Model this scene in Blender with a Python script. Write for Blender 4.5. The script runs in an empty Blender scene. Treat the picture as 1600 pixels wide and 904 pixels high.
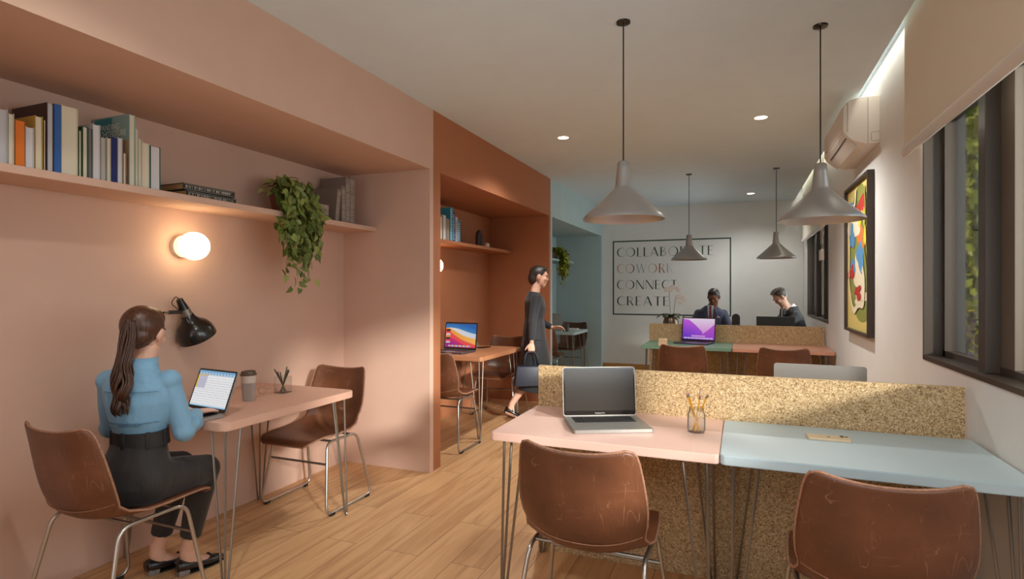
import bpy, bmesh, math, random
from mathutils import Vector, Matrix, Euler
C = bpy.context.scene.collection
SC = bpy.context.scene
PI = math.pi
R = math.radians

# ------------------------------------------------------------------ camera
cd = bpy.data.cameras.new('camera'); cam = bpy.data.objects.new('camera', cd); C.objects.link(cam)
cam.location = (0, 0, 1.35); cam.rotation_euler = (R(90), 0, R(21.89))
cd.sensor_width = 36; cd.lens = 886.4/1600*36; cd.shift_y = 1.5/1600; cd.clip_end = 200
SC.camera = cam
# ------------------------------------------------------------------ exposure and world
vs = SC.view_settings
vs.view_transform = 'Standard'; vs.look = 'None'; vs.gamma = 1; vs.use_curve_mapping = False
vs.exposure = -0.12
SC.cycles.max_bounces = 8; SC.cycles.diffuse_bounces = 5; SC.cycles.glossy_bounces = 4
SC.cycles.transmission_bounces = 8; SC.cycles.transparent_max_bounces = 12
SC.cycles.sample_clamp_indirect = 6; SC.cycles.caustics_reflective = False; SC.cycles.caustics_refractive = False
w = bpy.data.worlds.new('world'); SC.world = w; w.use_nodes = True
bg = w.node_tree.nodes['Background']; bg.inputs[0].default_value = (0.80, 0.90, 1.0, 1); bg.inputs[1].default_value = 1.1

def light(name, kind, loc, rot, energy, color=(1, 1, 1), **kw):
    l = bpy.data.lights.new(name, kind); l.energy = energy; l.color = color
    for k, v in kw.items(): setattr(l, k, v)
    o = bpy.data.objects.new(name, l); C.objects.link(o); o.location = loc; o.rotation_euler = rot
    return o
def aim(o, d):
    o.rotation_euler = Vector(d).to_track_quat('-Z', 'Y').to_euler()
sun = light('sun', 'SUN', (6, -4, 4), (0, 0, 0), 8.4, (1.0, 0.94, 0.88), angle=R(5.5)); aim(sun, (-0.80, 0.60, -0.265))
# daylight entering by the windows, then added fill from behind the camera
sk = light('window_daylight', 'AREA', (1.35, 1.8, 1.8), (0, 0, 0), 64, (0.93, 0.98, 1.0), shape='RECTANGLE', size=3.2, size_y=1.3); aim(sk, (-1, 0.45, 0.12))
sk2 = light('rear_window_daylight', 'AREA', (1.35, -2.35, 1.75), (0, 0, 0), 50, (0.96, 0.98, 1.0), shape='RECTANGLE', size=1.3, size_y=1.2); aim(sk2, (-1, 0.3, -0.05))
sk3 = light('far_window_daylight', 'AREA', (1.3, 7.85, 1.6), (0, 0, 0), 56, (0.93, 0.98, 1.0), shape='RECTANGLE', size=1.9, size_y=1.0); aim(sk3, (-1, -0.2, 0.1))
sk4 = light('front_fill', 'AREA', (-1.1, -3.5, 1.35), (0, 0, 0), 48, (0.95, 0.98, 1.0), shape='RECTANGLE', size=3.2, size_y=2.3); aim(sk4, (0, 1, 0.04))  # frontal fill, added to brighten the whole room through the invented glazing
ml = light('rear_fill', 'AREA', (-0.8, -1.6, 2.66), (0, 0, 0), 22, (1.0, 0.95, 0.9), shape='RECTANGLE', size=3.0, size_y=1.6)  # added overhead fill behind the camera, no fixture there

# ------------------------------------------------------------------ materials
def lin(c):
    c = c/255
    return c/12.92 if c <= 0.04045 else ((c+0.055)/1.055)**2.4
def rgb(r, g, b): return (lin(r), lin(g), lin(b), 1)
MATS = {}
def mat(name, col, rough=0.6, metal=0.0, bump=0.0, bscale=200, var=0.0, vscale=6, emis=None, es=0.0, trans=0.0, spec=0.5, coat=0.0):
    if name in MATS: return MATS[name]
    m = bpy.data.materials.new(name); m.use_nodes = True; nt = m.node_tree; b = nt.nodes['Principled BSDF']
    c = rgb(*col); b.inputs['Base Color'].default_value = c; b.inputs['Roughness'].default_value = rough
    b.inputs['Metallic'].default_value = metal; b.inputs['Specular IOR Level'].default_value = spec
    b.inputs['Coat Weight'].default_value = coat
    if trans: b.inputs['Transmission Weight'].default_value = trans
    if emis: b.inputs['Emission Color'].default_value = rgb(*emis); b.inputs['Emission Strength'].default_value = es
    tc = nt.nodes.new('ShaderNodeTexCoord')
    if var:
        n = nt.nodes.new('ShaderNodeTexNoise'); n.inputs['Scale'].default_value = vscale; n.inputs['Detail'].default_value = 4
        nt.links.new(tc.outputs['Object'], n.inputs['Vector'])
        mr = nt.nodes.new('ShaderNodeMapRange'); mr.inputs[1].default_value = .3; mr.inputs[2].default_value = .7
        mr.inputs[3].default_value = 1-var; mr.inputs[4].default_value = 1+var
        nt.links.new(n.outputs['Fac'], mr.inputs[0])
        hs = nt.nodes.new('ShaderNodeHueSaturation'); hs.inputs['Color'].default_value = c
        nt.links.new(mr.outputs[0], hs.inputs['Value']); nt.links.new(hs.outputs[0], b.inputs['Base Color'])
    if bump:
        n = nt.nodes.new('ShaderNodeTexNoise'); n.inputs['Scale'].default_value = bscale; n.inputs['Detail'].default_value = 3
        nt.links.new(tc.outputs['Object'], n.inputs['Vector'])
        bp = nt.nodes.new('ShaderNodeBump'); bp.inputs['Strength'].default_value = bump; bp.inputs['Distance'].default_value = .002
        nt.links.new(n.outputs['Fac'], bp.inputs['Height']); nt.links.new(bp.outputs[0], b.inputs['Normal'])
    MATS[name] = m
    return m
def nodes(name):
    m = bpy.data.materials.new(name); m.use_nodes = True; nt = m.node_tree
    return m, nt, nt.nodes['Principled BSDF'], nt.nodes.new('ShaderNodeTexCoord'), nt.nodes.new, nt.links.new
def ramp(nt, stops, inter='LINEAR'):
    r = nt.nodes.new('ShaderNodeValToRGB'); r.color_ramp.interpolation = inter; e = r.color_ramp.elements
    e[0].position, e[0].color = stops[0]; e[1].position, e[1].color = stops[-1]
    for p, c in stops[1:-1]:
        x = e.new(p); x.color = c
    return r

PINK = mat('pink_paint', (204, 170, 152), .75, bump=.05, bscale=300, var=.02, spec=.3)
ORANGE = mat('terracotta_paint', (170, 110, 76), .7, bump=.05, bscale=300, var=.02, spec=.3)
TEAL = mat('teal_paint', (176, 196, 199), .7, bump=.05, bscale=300, var=.02, spec=.3)
WALLP = mat('warm_white_paint', (223, 223, 220), .8, bump=.06, bscale=260, var=.015, spec=.3)
CEILP = mat('ceiling_paint', (214, 229, 238), .85, bump=.05, bscale=260, var=.015, spec=.3)
GREYM = mat('dark_grey_aluminium', (72, 61, 52), .4, .2)
STEEL = mat('brushed_steel', (146, 139, 131), .36, .9)
STEEL2 = mat('polished_steel', (186, 180, 172), .3, .9)
SILVER = mat('satin_silver_paint', (172, 170, 168), .34, .7)
BLACKM = mat('black_enamel', (30, 25, 22), .25, .2, coat=.3)
BLACKP = mat('black_plastic', (24, 22, 21), .45)
DARKG = mat('dark_glass', (30, 27, 25), .06, spec=.6)
ALU = mat('laptop_aluminium', (156, 152, 147), .38, .5)
ALUD = mat('space_grey_aluminium', (88, 84, 84), .35, .6)
GLOW = mat('opal_glass_lit', (255, 240, 215), .4, emis=(255, 226, 178), es=10)
LED = mat('downlight_lens', (255, 245, 230), .4, emis=(255, 232, 200), es=14)
BLIND = mat('blind_fabric', (232, 224, 206), .9, bump=.1, bscale=500)
WHITEP = mat('white_plastic', (222, 214, 204), .4)
PAPER = mat('paper_pages', (214, 206, 190), .85, bump=.25, bscale=700)

def floor_mat():
    m, nt, b, tc, N, L = nodes('oak_planks')
    mp = N('ShaderNodeMapping'); mp.inputs['Rotation'].default_value = (0, 0, R(90)); L(tc.outputs['Object'], mp.inputs[0])
    br = N('ShaderNodeTexBrick'); br.offset = .37; br.inputs['Scale'].default_value = 1; br.inputs['Brick Width'].default_value = 1.25
    br.inputs['Row Height'].default_value = .19; br.inputs['Mortar Size'].default_value = .0015; br.inputs['Mortar Smooth'].default_value = .3
    br.inputs['Color1'].default_value = (0.25, .25, .25, 1); br.inputs['Color2'].default_value = (.75, .75, .75, 1); br.inputs['Mortar'].default_value = (0, 0, 0, 1)
    L(mp.outputs[0], br.inputs['Vector'])
    g = N('ShaderNodeMapping'); g.inputs['Scale'].default_value = (22, 1.6, 1); L(tc.outputs['Object'], g.inputs[0])
    ad = N('ShaderNodeVectorMath'); ad.operation = 'ADD'; L(g.outputs[0], ad.inputs[0])
    sc = N('ShaderNodeVectorMath'); sc.operation = 'SCALE'; sc.inputs['Scale'].default_value = 13; L(br.outputs['Color'], sc.inputs[0]); L(sc.outputs[0], ad.inputs[1])
    n = N('ShaderNodeTexNoise'); n.inputs['Scale'].default_value = 1.0; n.inputs['Detail'].default_value = 6; n.inputs['Distortion'].default_value = .6; L(ad.outputs[0], n.inputs['Vector'])
    r = ramp(nt, [(.28, rgb(182, 136, 94)), (.5, rgb(206, 162, 116)), (.75, rgb(218, 176, 130))]); L(n.outputs['Fac'], r.inputs[0])
    mv = N('ShaderNodeMapRange'); mv.inputs[3].default_value = .9; mv.inputs[4].default_value = 1.08; L(br.outputs['Color'], mv.inputs[0])
    hs = N('ShaderNodeHueSaturation'); L(r.outputs[0], hs.inputs['Color']); L(mv.outputs[0], hs.inputs['Value'])
    mx = N('ShaderNodeMixRGB'); mx.blend_type = 'MIX'; mx.inputs[2].default_value = rgb(95, 62, 38); L(br.outputs['Fac'], mx.inputs[0]); L(hs.outputs[0], mx.inputs[1])
    L(mx.outputs[0], b.inputs['Base Color']); b.inputs['Roughness'].default_value = .42; b.inputs['Specular IOR Level'].default_value = .4
    bp = N('ShaderNodeBump'); bp.inputs['Strength'].default_value = .15; bp.inputs['Distance'].default_value = .002; L(n.outputs['Fac'], bp.inputs['Height']); L(bp.outputs[0], b.inputs['Normal'])
    return m
FLOOR = floor_mat()
def cork_mat():
    m, nt, b, tc, N, L = nodes('pressed_cork')
    v = N('ShaderNodeTexVoronoi'); v.inputs['Scale'].default_value = 230; L(tc.outputs['Object'], v.inputs['Vector'])
    sx = N('ShaderNodeSeparateColor'); L(v.outputs['Color'], sx.inputs[0])
    r = ramp(nt, [(0, rgb(112, 84, 52)), (.12, rgb(152, 120, 82)), (.45, rgb(184, 154, 112)), (.8, rgb(200, 172, 130)), (1, rgb(218, 196, 160))]); L(sx.outputs[0], r.inputs[0])
    v2 = N('ShaderNodeTexVoronoi'); v2.inputs['Scale'].default_value = 60; L(tc.outputs['Object'], v2.inputs['Vector'])
    s2 = N('ShaderNodeSeparateColor'); L(v2.outputs['Color'], s2.inputs[0])
    mr = N('ShaderNodeMapRange'); mr.inputs[3].default_value = .9; mr.inputs[4].default_value = 1.08; L(s2.outputs[0], mr.inputs[0])
    hs = N('ShaderNodeHueSaturation'); L(r.outputs[0], hs.inputs['Color']); L(mr.outputs[0], hs.inputs['Value'])
    L(hs.outputs[0], b.inputs['Base Color']); b.inputs['Roughness'].default_value = .9
    bp = N('ShaderNodeBump'); bp.inputs['Strength'].default_value = .4; bp.inputs['Distance'].default_value = .002; L(sx.outputs[0], bp.inputs['Height']); L(bp.outputs[0], b.inputs['Normal'])
    return m
CORK = cork_mat()
def leather_mat(name='worn_leather', c0=(76, 44, 28), c1=(106, 64, 42)):
    m, nt, b, tc, N, L = nodes(name)
    n = N('ShaderNodeTexNoise'); n.inputs['Scale'].default_value = 5; n.inputs['Detail'].default_value = 5; L(tc.outputs['Object'], n.inputs['Vector'])
    r = ramp(nt, [(.28, rgb(*c0)), (.62, rgb(*c1)), (.82, rgb(132, 86, 62))]); L(n.outputs['Fac'], r.inputs[0])
    # fine scratches: thin edges of stretched cells, masked by noise
    last = r.outputs[0]
    for k, (rot, s) in enumerate([((.4, .7, .5), (3, 22, 4)), ((1.1, .5, 2.4), (24, 4, 5)), ((.6, 1.1, 1.2), (5, 4, 28)), ((2.0, .9, .7), (30, 5, 6))]):
        mp = N('ShaderNodeMapping'); mp.inputs['Rotation'].default_value = rot; mp.inputs['Scale'].default_value = s; mp.inputs['Location'].default_value = (k*3.1, k*1.7, 0); L(tc.outputs['Object'], mp.inputs[0])
        v = N('ShaderNodeTexNoise'); v.inputs['Scale'].default_value = 1.0; v.inputs['Detail'].default_value = 1; v.inputs['Distortion'].default_value = .5; L(mp.outputs[0], v.inputs['Vector'])
        sb = N('ShaderNodeMath'); sb.operation = 'SUBTRACT'; sb.inputs[1].default_value = .5; L(v.outputs['Fac'], sb.inputs[0])
        ab = N('ShaderNodeMath'); ab.operation = 'ABSOLUTE'; L(sb.outputs[0], ab.inputs[0])
        lt = N('ShaderNodeMapRange'); lt.inputs[1].default_value = .001; lt.inputs[2].default_value = .006; lt.inputs[3].default_value = 1; lt.inputs[4].default_value = 0; L(ab.outputs[0], lt.inputs[0])
        n2 = N('ShaderNodeTexNoise'); n2.inputs['Scale'].default_value = 8+3*k; n2.inputs['Detail'].default_value = 3; L(tc.outputs['Object'], n2.inputs['Vector'])
        g = N('ShaderNodeMapRange'); g.inputs[1].default_value = .53; g.inputs[2].default_value = .72; g.inputs[4].default_value = .5; L(n2.outputs['Fac'], g.inputs[0])
        mu = N('ShaderNodeMath'); mu.operation = 'MULTIPLY'; L(lt.outputs[0], mu.inputs[0]); L(g.outputs[0], mu.inputs[1])
        mx = N('ShaderNodeMixRGB'); mx.inputs[2].default_value = rgb(190, 146, 116); L(mu.outputs[0], mx.inputs[0]); L(last, mx.inputs[1]); last = mx.outputs[0]
    L(last, b.inputs['Base Color']); b.inputs['Roughness'].default_value = .38
    nb = N('ShaderNodeTexNoise'); nb.inputs['Scale'].default_value = 90; nb.inputs['Detail'].default_value = 4; L(tc.outputs['Object'], nb.inputs['Vector'])
    bp = N('ShaderNodeBump'); bp.inputs['Strength'].default_value = .25; bp.inputs['Distance'].default_value = .002; L(nb.outputs['Fac'], bp.inputs['Height']); L(bp.outputs[0], b.inputs['Normal'])
    return m
LEATHER = leather_mat()
WORN = mat('worn_leather_edge', (150, 108, 84), .6, var=.25, vscale=90)
def glass_mat(name, tint=(1, 1, 1, 1), glossf=.10, ior=1.5):
    m = bpy.data.materials.new(name); m.use_nodes = True; nt = m.node_tree; N = nt.nodes.new; L = nt.links.new
    out = nt.nodes['Material Output']; nt.nodes.remove(nt.nodes['Principled BSDF'])
    t = N('ShaderNodeBsdfTransparent'); t.inputs[0].default_value = tint; g = N('ShaderNodeBsdfGlossy'); g.inputs['Roughness'].default_value = .02
    f = N('ShaderNodeFresnel'); f.inputs[0].default_value = ior
    a = N('ShaderNodeMath'); a.operation = 'MULTIPLY_ADD'; a.inputs[1].default_value = .8; a.inputs[2].default_value = glossf*.2; L(f.outputs[0], a.inputs[0])
    x = N('ShaderNodeMixShader'); L(a.outputs[0], x.inputs[0]); L(t.outputs[0], x.inputs[1]); L(g.outputs[0], x.inputs[2]); L(x.outputs[0], out.inputs[0])
    return m
PANE = glass_mat('window_glass', (.93, .95, .94, 1)); JARG = glass_mat('jar_glass', (.97, .98, .98, 1), .30, 1.12)

# ------------------------------------------------------------------ mesh helpers
def add_box(bm, x0, x1, y0, y1, z0, z1, bev=0, seg=2, M=None, vert_only=False):
    t = bmesh.new(); vs_ = [t.verts.new((x, y, z)) for z in (z0, z1) for y in (y0, y1) for x in (x0, x1)]
    for f in ((0, 2, 3, 1), (4, 5, 7, 6), (0, 1, 5, 4), (2, 6, 7, 3), (0, 4, 6, 2), (1, 3, 7, 5)): t.faces.new([vs_[i] for i in f])
    if bev:
        ed = [e for e in t.edges if (not vert_only) or abs((e.verts[0].co-e.verts[1].co).z) > 1e-6 and abs((e.verts[0].co-e.verts[1].co).x)+abs((e.verts[0].co-e.verts[1].co).y) < 1e-6]
        bmesh.ops.bevel(t, geom=ed, offset=bev, segments=seg, profile=.5, affect='EDGES')
    merge(bm, t, M)
def merge(bm, t, M=None, mi=None):
    if M is not None: bmesh.ops.transform(t, matrix=M, verts=t.verts)
    if mi is not None:
        for f in t.faces: f.material_index = mi
    me = bpy.data.meshes.new('tmp'); t.to_mesh(me); t.free(); bm.from_mesh(me); bpy.data.meshes.remove(me)
def frames(pts, side=None):
    out = []; n = len(pts); prev = None
    for i, p in enumerate(pts):
        t = (pts[min(i+1, n-1)]-pts[max(i-1, 0)]).normalized()
        if side is not None: s = side - t*side.dot(t)
        elif prev is None:
            a = Vector((0, 0, 1)) if abs(t.z) < .9 else Vector((1, 0, 0)); s = a.cross(t)
        else: s = prev - t*prev.dot(t)
        s.normalize(); prev = s; out.append((s, t.cross(s).normalized()))
    return out
def loft(bm, pts, side=None, n=14, closed=False):
    """pts: (x,y,z,ra,rb); ra is measured along the side vector."""
    P = [Vector(p[:3]) for p in pts]; fr = frames(P, Vector(side) if side is not None else None); rings = []
    for p, q, (s, d) in zip(P, pts, fr):
        ra = q[3]; rb = q[4] if len(q) > 4 else ra
        rings.append([bm.verts.new(p + s*ra*math.cos(2*PI*k/n) + d*rb*math.sin(2*PI*k/n)) for k in range(n)])
    for a, b in zip(rings, rings[1:]):
        for k in range(n): bm.faces.new((a[k], a[(k+1) % n], b[(k+1) % n], b[k]))
    if closed:
        a, b = rings[-1], rings[0]
        for k in range(n): bm.faces.new((a[k], a[(k+1) % n], b[(k+1) % n], b[k]))
    else:
        bm.faces.new(rings[0][::-1]); bm.faces.new(rings[-1])
def tube(bm, pts, r, n=8, closed=False): loft(bm, [tuple(p)+(r, r) for p in pts], None, n, closed)
def rounded(pts, r, seg=5, closed=False):
    P = [Vector(p) for p in pts]; out = []; n = len(P)
    for i in range(n):
        if not closed and i in (0, n-1): out.append(P[i]); continue
        a, b, c = P[i-1], P[i], P[(i+1) % n]
        u = (a-b); v = (c-b); rr = min(r, u.length*.49, v.length*.49); p0 = b+u.normalized()*rr; p1 = b+v.normalized()*rr
        for k in range(seg+1):
            t = k/seg; out.append(p0*(1-t)**2 + b*2*t*(1-t) + p1*t*t)
    return out
def lathe(bm, prof, n=32, cx=0, cy=0, M=None):
    t = bmesh.new(); rings = []
    for r, z in prof:
        rings.append([t.verts.new((cx, cy, z))] if r < 1e-6 else [t.verts.new((cx+r*math.cos(2*PI*k/n), cy+r*math.sin(2*PI*k/n), z)) for k in range(n)])
    for a, b in zip(rings, rings[1:]):
        for k in range(n):
            k2 = (k+1) % n
            if len(a) == 1 and len(b) == 1: continue
            if len(a) == 1: t.faces.new((a[0], b[k2], b[k]))
            elif len(b) == 1: t.faces.new((a[k], a[k2], b[0]))
            else: t.faces.new((a[k], a[k2], b[k2], b[k]))
    merge(bm, t, M)
def ell(bm, c, r, rot=(0, 0, 0), seg=20, rings=14):
    t = bmesh.new(); bmesh.ops.create_uvsphere(t, u_segments=seg, v_segments=rings, radius=1)
    M = Matrix.Translation(Vector(c)) @ Euler(rot).to_matrix().to_4x4() @ Matrix.Diagonal((r[0], r[1], r[2], 1))
    merge(bm, t, M)
def prism(bm, outline, axis, a0, a1, bev=0):
    """outline: 2-D points; axis 'x','y' or 'z' is the extrusion axis."""
    t = bmesh.new()
    def P(p, a): return {'x': (a, p[0], p[1]), 'y': (p[0], a, p[1]), 'z': (p[0], p[1], a)}[axis]
    A = [t.verts.new(P(p, a0)) for p in outline]; B = [t.verts.new(P(p, a1)) for p in outline]; n = len(A)
    for k in range(n): t.faces.new((A[k], A[(k+1) % n], B[(k+1) % n], B[k]))
    t.faces.new(A[::-1]); t.faces.new(B)
    if bev: bmesh.ops.bevel(t, geom=list(t.edges), offset=bev, segments=2, profile=.5, affect='EDGES')
    merge(bm, t)
def rrect(x0, x1, y0, y1, r, seg=6):
    out = []
    for cx, cy, a0 in ((x1-r, y1-r, 0), (x0+r, y1-r, 90), (x0+r, y0+r, 180), (x1-r, y0+r, 270)):
        for k in range(seg+1):
            a = R(a0+90*k/seg); out.append((cx+r*math.cos(a), cy+r*math.sin(a)))
    return out
def obj(name, bm, m, parent=None, smooth=False, mods=None, loc=None, angle=None):
    bmesh.ops.recalc_face_normals(bm, faces=bm.faces)
    me = bpy.data.meshes.new(name); bm.to_mesh(me); bm.free()
    for x in (m if isinstance(m, (list, tuple)) else [m]): me.materials.append(x)
    if smooth:
        me.polygons.foreach_set('use_smooth', [True]*len(me.polygons))
        if smooth != 'all':
            try: me.set_sharp_from_angle(angle=R(38))
            except Exception: pass
    o = bpy.data.objects.new(name, me); C.objects.link(o); o.parent = parent
    if loc is not None: o.location = loc
    return o
def bake(o):
    bpy.context.view_layer.update()
    dg = bpy.context.evaluated_depsgraph_get(); me = bpy.data.meshes.new_from_object(o.evaluated_get(dg)); o.modifiers.clear(); o.data = me
    return o
def organic(name, bm, m, parent, voxel=.008, it=6, fac=.5):
    o = obj(name, bm, m, None, smooth=False); md = o.modifiers.new('r', 'REMESH'); md.mode = 'VOXEL'; md.voxel_size = voxel; md.use_smooth_shade = True
    s = o.modifiers.new('s', 'SMOOTH'); s.iterations = it; s.factor = fac
    bake(o); o.parent = parent
    o.data.polygons.foreach_set('use_smooth', [True]*len(o.data.polygons))
    return o
def thing(name, label, cat, loc=(0, 0, 0), rz=0, group=None):
    o = bpy.data.objects.new(name, None); C.objects.link(o); o.location = loc; o.rotation_euler = (0, 0, rz); o.empty_display_size = .1
    return tag(o, label, cat, group)
def tag(o, label, cat, group=None):
    o['label'] = label; o['category'] = cat
    if group: o['group'] = group
    return o
def struct(name, bm, m, parent=None):
    o = obj(name, bm, m, parent)
    if parent is None: o['kind'] = 'structure'
    return o
def dup(root, loc, rz=None, label=None, group=None):
    r = root.copy(); C.objects.link(r); r.location = loc
    if rz is not None: r.rotation_euler = (0, 0, rz)
    if label: r['label'] = label
    if group: r['group'] = group
    for ch in list(root.children):
        c = ch.copy(); C.objects.link(c); c.parent = r
        for g in list(ch.children):
            d = g.copy(); C.objects.link(d); d.parent = c
    return r
def text_mesh(name, s, size, m, parent, loc, rot, extrude=.0006, align='CENTER', sx=1.0):
    cu = bpy.data.curves.new(name, 'FONT'); cu.body = s; cu.size = size; cu.extrude = extrude; cu.align_x = align
    t = bpy.data.objects.new(name, cu); C.objects.link(t); bpy.context.view_layer.update()
    me = bpy.data.meshes.new_from_object(t.evaluated_get(bpy.context.evaluated_depsgraph_get()))
    C.objects.unlink(t); bpy.data.objects.remove(t)
    me.materials.clear(); me.materials.append(m); o = bpy.data.objects.new(name, me); C.objects.link(o); o.parent = parent; o.location = loc; o.rotation_euler = rot; o.scale = (sx, 1, 1)
    return o
BM = bmesh.new

# ------------------------------------------------------------------ the setting
XF, XB, XR, YF, ZC, YN = -2.13, -2.91, 0.87, 9.39, 2.70, -3.2
bm = BM(); add_box(bm, -3.1, 1.1, YN, YF+.1, -.1, 0); struct('floor', bm, FLOOR)
bm = BM(); add_box(bm, -3.1, .757, YN, YF+.1, ZC, ZC+.04); add_box(bm, .717, .757, YN, YF+.1, ZC+.04, ZC+.07); struct('ceiling', bm, CEILP)
bm = BM(); add_box(bm, .5, 1.1, YN, YF+.1, 2.86, 2.92); add_box(bm, .6, .66, YN, YF+.1, ZC+.04, 2.86); struct('trim_cove', bm, CEILP)
# facade of the three bays: piers, bulkheads, end walls; each paint its own wall
bays = [('pink', PINK, .2, 3.67, YN, 3.721), ('terracotta', ORANGE, 3.83, 6.49, 3.721, 6.553), ('teal', TEAL, 6.62, 9.27, 6.553, YF)]
for nm, m, a, b, y0, y1 in bays:
    bm = BM()
    add_box(bm, XB-.1, XF, y0, a, 0, ZC); add_box(bm, XB-.1, XF, b, y1, 0, ZC)
    add_box(bm, XB-.1, XF, a, b, 2.25, ZC); add_box(bm, XB-.1, XB, a, b, 0, 2.25)
    struct('wall_'+nm, bm, m)
bm = BM(); add_box(bm, -3.1, 1.1, YF, YF+.1, 0, 2.9); struct('wall_back', bm, WALLP)
bm = BM(); add_box(bm, -3.1, -2.8, YN-.1, YN, 0, 2.9); add_box(bm, .6, 1.1, YN-.1, YN, 0, 2.9); add_box(bm, -2.8, .6, YN-.1, YN, 2.6, 2.9); struct('wall_front', bm, WALLP)
t = thing('window_4', 'unseen glazed front added behind the camera for fill light', 'window'); t['kind'] = 'structure'; bm = BM()  # invented glazing, out of view, added so frontal fill can enter
for x in (-2.8, -1.68, -.56, .56): add_box(bm, x, x+.04, YN-.08, YN-.02, 0, 2.6)
add_box(bm, -2.76, .56, YN-.08, YN-.02, 0, .05); add_box(bm, -2.76, .56, YN-.08, YN-.02, 2.55, 2.6); obj('window_frame', bm, GREYM, t)
bm = BM(); add_box(bm, -2.76, .56, YN-.052, YN-.048, .05, 2.55); obj('pane', bm, PANE, t)
bm = BM(); add_box(bm, XF+.002, XR-.002, YF-.018, YF-.001, 0, .145, .004); struct('baseboard_back', bm, mat('oak_baseboard', (176, 128, 70), .55, var=.1, vscale=20))
# right wall with its windows
W = [(-3.0, -1.9, 1.0, 2.25), (.15, 3.47, 1.0, 2.25), (6.824, 8.82, 1.0, 2.12)]
bm = BM(); ys = [YN]+[q for w_ in W for q in w_[:2]]+[YF]
for k in range(0, len(ys), 2): add_box(bm, XR, XR+.14, ys[k], ys[k+1], 0, 2.9)
for a, b, z0, z1 in W: add_box(bm, XR, XR+.14, a, b, 0, z0); add_box(bm, XR, XR+.14, a, b, z1, 2.9)
struct('wall_right', bm, WALLP)
for i, (a, b, z0, z1) in enumerate(W):
    t = thing('window_%d' % (i+1), 'dark grey aluminium sliding window in the white right wall', 'window')
    t['kind'] = 'structure'
    X0, X1 = XR-.004, XR+.11
    bm = BM()
    add_box(bm, X0, X1, a, b, z0, z0+.022); add_box(bm, X0, X1, a, b, z1-.022, z1)   # lining
    add_box(bm, X0, X1, a, a+.02, z0, z1); add_box(bm, X0, X1, b-.02, b, z0, z1)
    obj('window_lining', bm, GREYM, t)
    bm = BM(); add_box(bm, XR+.126, XR+.17, a, a+.012, z0, z1); add_box(bm, XR+.126, XR+.17, b-.012, b, z0, z1); obj('outer_reveal', bm, mat('reveal_grey', (96, 92, 88), .6), t)
    bm = BM(); fx0, fx1 = XR+.075, XR+.125
    add_box(bm, fx0, fx1, a+.02, b-.02, z0+.022, z0+.05); add_box(bm, fx0, fx1, a+.02, b-.02, z1-.06, z1-.022)
    add_box(bm, fx0, fx1, a+.02, a+.05, z0+.022, z1-.022); add_box(bm, fx0, fx1, b-.05, b-.02, z0+.022, z1-.022)
    obj('window_frame', bm, GREYM, t)
    mids = {0: [-2.35], 1: [2.81, 1.72, .72], 2: [7.42, 8.15]}[i]
    for y in mids:
        bm = BM(); add_box(bm, XR+.028, XR+.125, y-.036, y+.036, z0+.022, z1-.022, .003); obj('mullion', bm, GREYM, t)
        bm = BM(); add_box(bm, XR+.078, XR+.118, y-.155, y-.037, z0+.05, z1-.06, .002); obj('sash_stile', bm, mat('sash_grey_lit', (112, 100, 88), .4, .2), t)  # same aluminium as the frame, light falling on it put into the colour
    bm = BM(); add_box(bm, XR+.098, XR+.102, a+.04, b-.04, z0+.04, z1-.05); obj('pane', bm, PANE, t)
# exterior: ground, white garden wall, grey fin wall
bm = BM(); add_box(bm, 1.12, 16, -12, 30, -.3, -.05); struct('ground', bm, mat('garden_soil', (96, 104, 66), .95, var=.3, vscale=3))
bm = BM(); add_box(bm, 1.12, 8.5, 15.0, 15.2, -.1, 4.4); add_box(bm, 6.4, 6.6, 9.5, 15.0, -.1, 4.0); struct('trim_garden_wall', bm, mat('garden_wall_grey', (128, 132, 136), .9, var=.05))
bm = BM(); add_box(bm, 1.10, 1.19, 4.0, 4.1, -.1, 3.2); add_box(bm, 1.10, 1.45, 9.0, 9.1, -.1, 3.2); struct('trim_exterior_fin', bm, mat('exterior_grey_render', (92, 90, 88), .8))
# roller blinds
def blind(name, lab, y0, y1, x, zb):
    t = thing(name, lab, 'roller blind', (x, (y0+y1)/2, zb)); L_ = (y1-y0)/2
    bm = BM(); add_box(bm, -.0012, .0012, -L_, L_, .03, 2.84-zb); obj('blind_fabric', bm, BLIND, t)
    bm = BM(); prism(bm, [(.012*math.cos(R(a))*1.3, .03+.03*math.sin(R(a))) for a in range(0, 360, 20)], 'y', -L_, L_); obj('bottom_rail', bm, WHITEP, t, smooth=True)
    return t
blind('roller_blind', 'cream roller blind half lowered over the large near window', .02, 3.52, .80, 2.045)
b2 = blind('roller_blind', 'cream roller blind with bead chain over the far window', 6.74, 8.95, .82, 2.02)
for s in (-.06, .06):
    bm = BM()
    for k in range(60): ell(bm, (-.03, -1.15+s, .22-.0065*k*1.1+.02), (.004, .004, .005), seg=6, rings=4)
    obj('bead_chain', bm, WHITEP, b2)
bm = BM(); add_box(bm, -.045, -.015, -1.25, -1.06, -.36, -.24, .012); obj('chain_weight', bm, WHITEP, b2, smooth=True)
# cove light strip on the ceiling lip (a lamp of the room)
cv = light('cove_led_light', 'AREA', (.815, 3.2, 2.85), (0, 0, 0), 19, (1.0, .9, .74), shape='RECTANGLE', size=.05, size_y=12.2)
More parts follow.
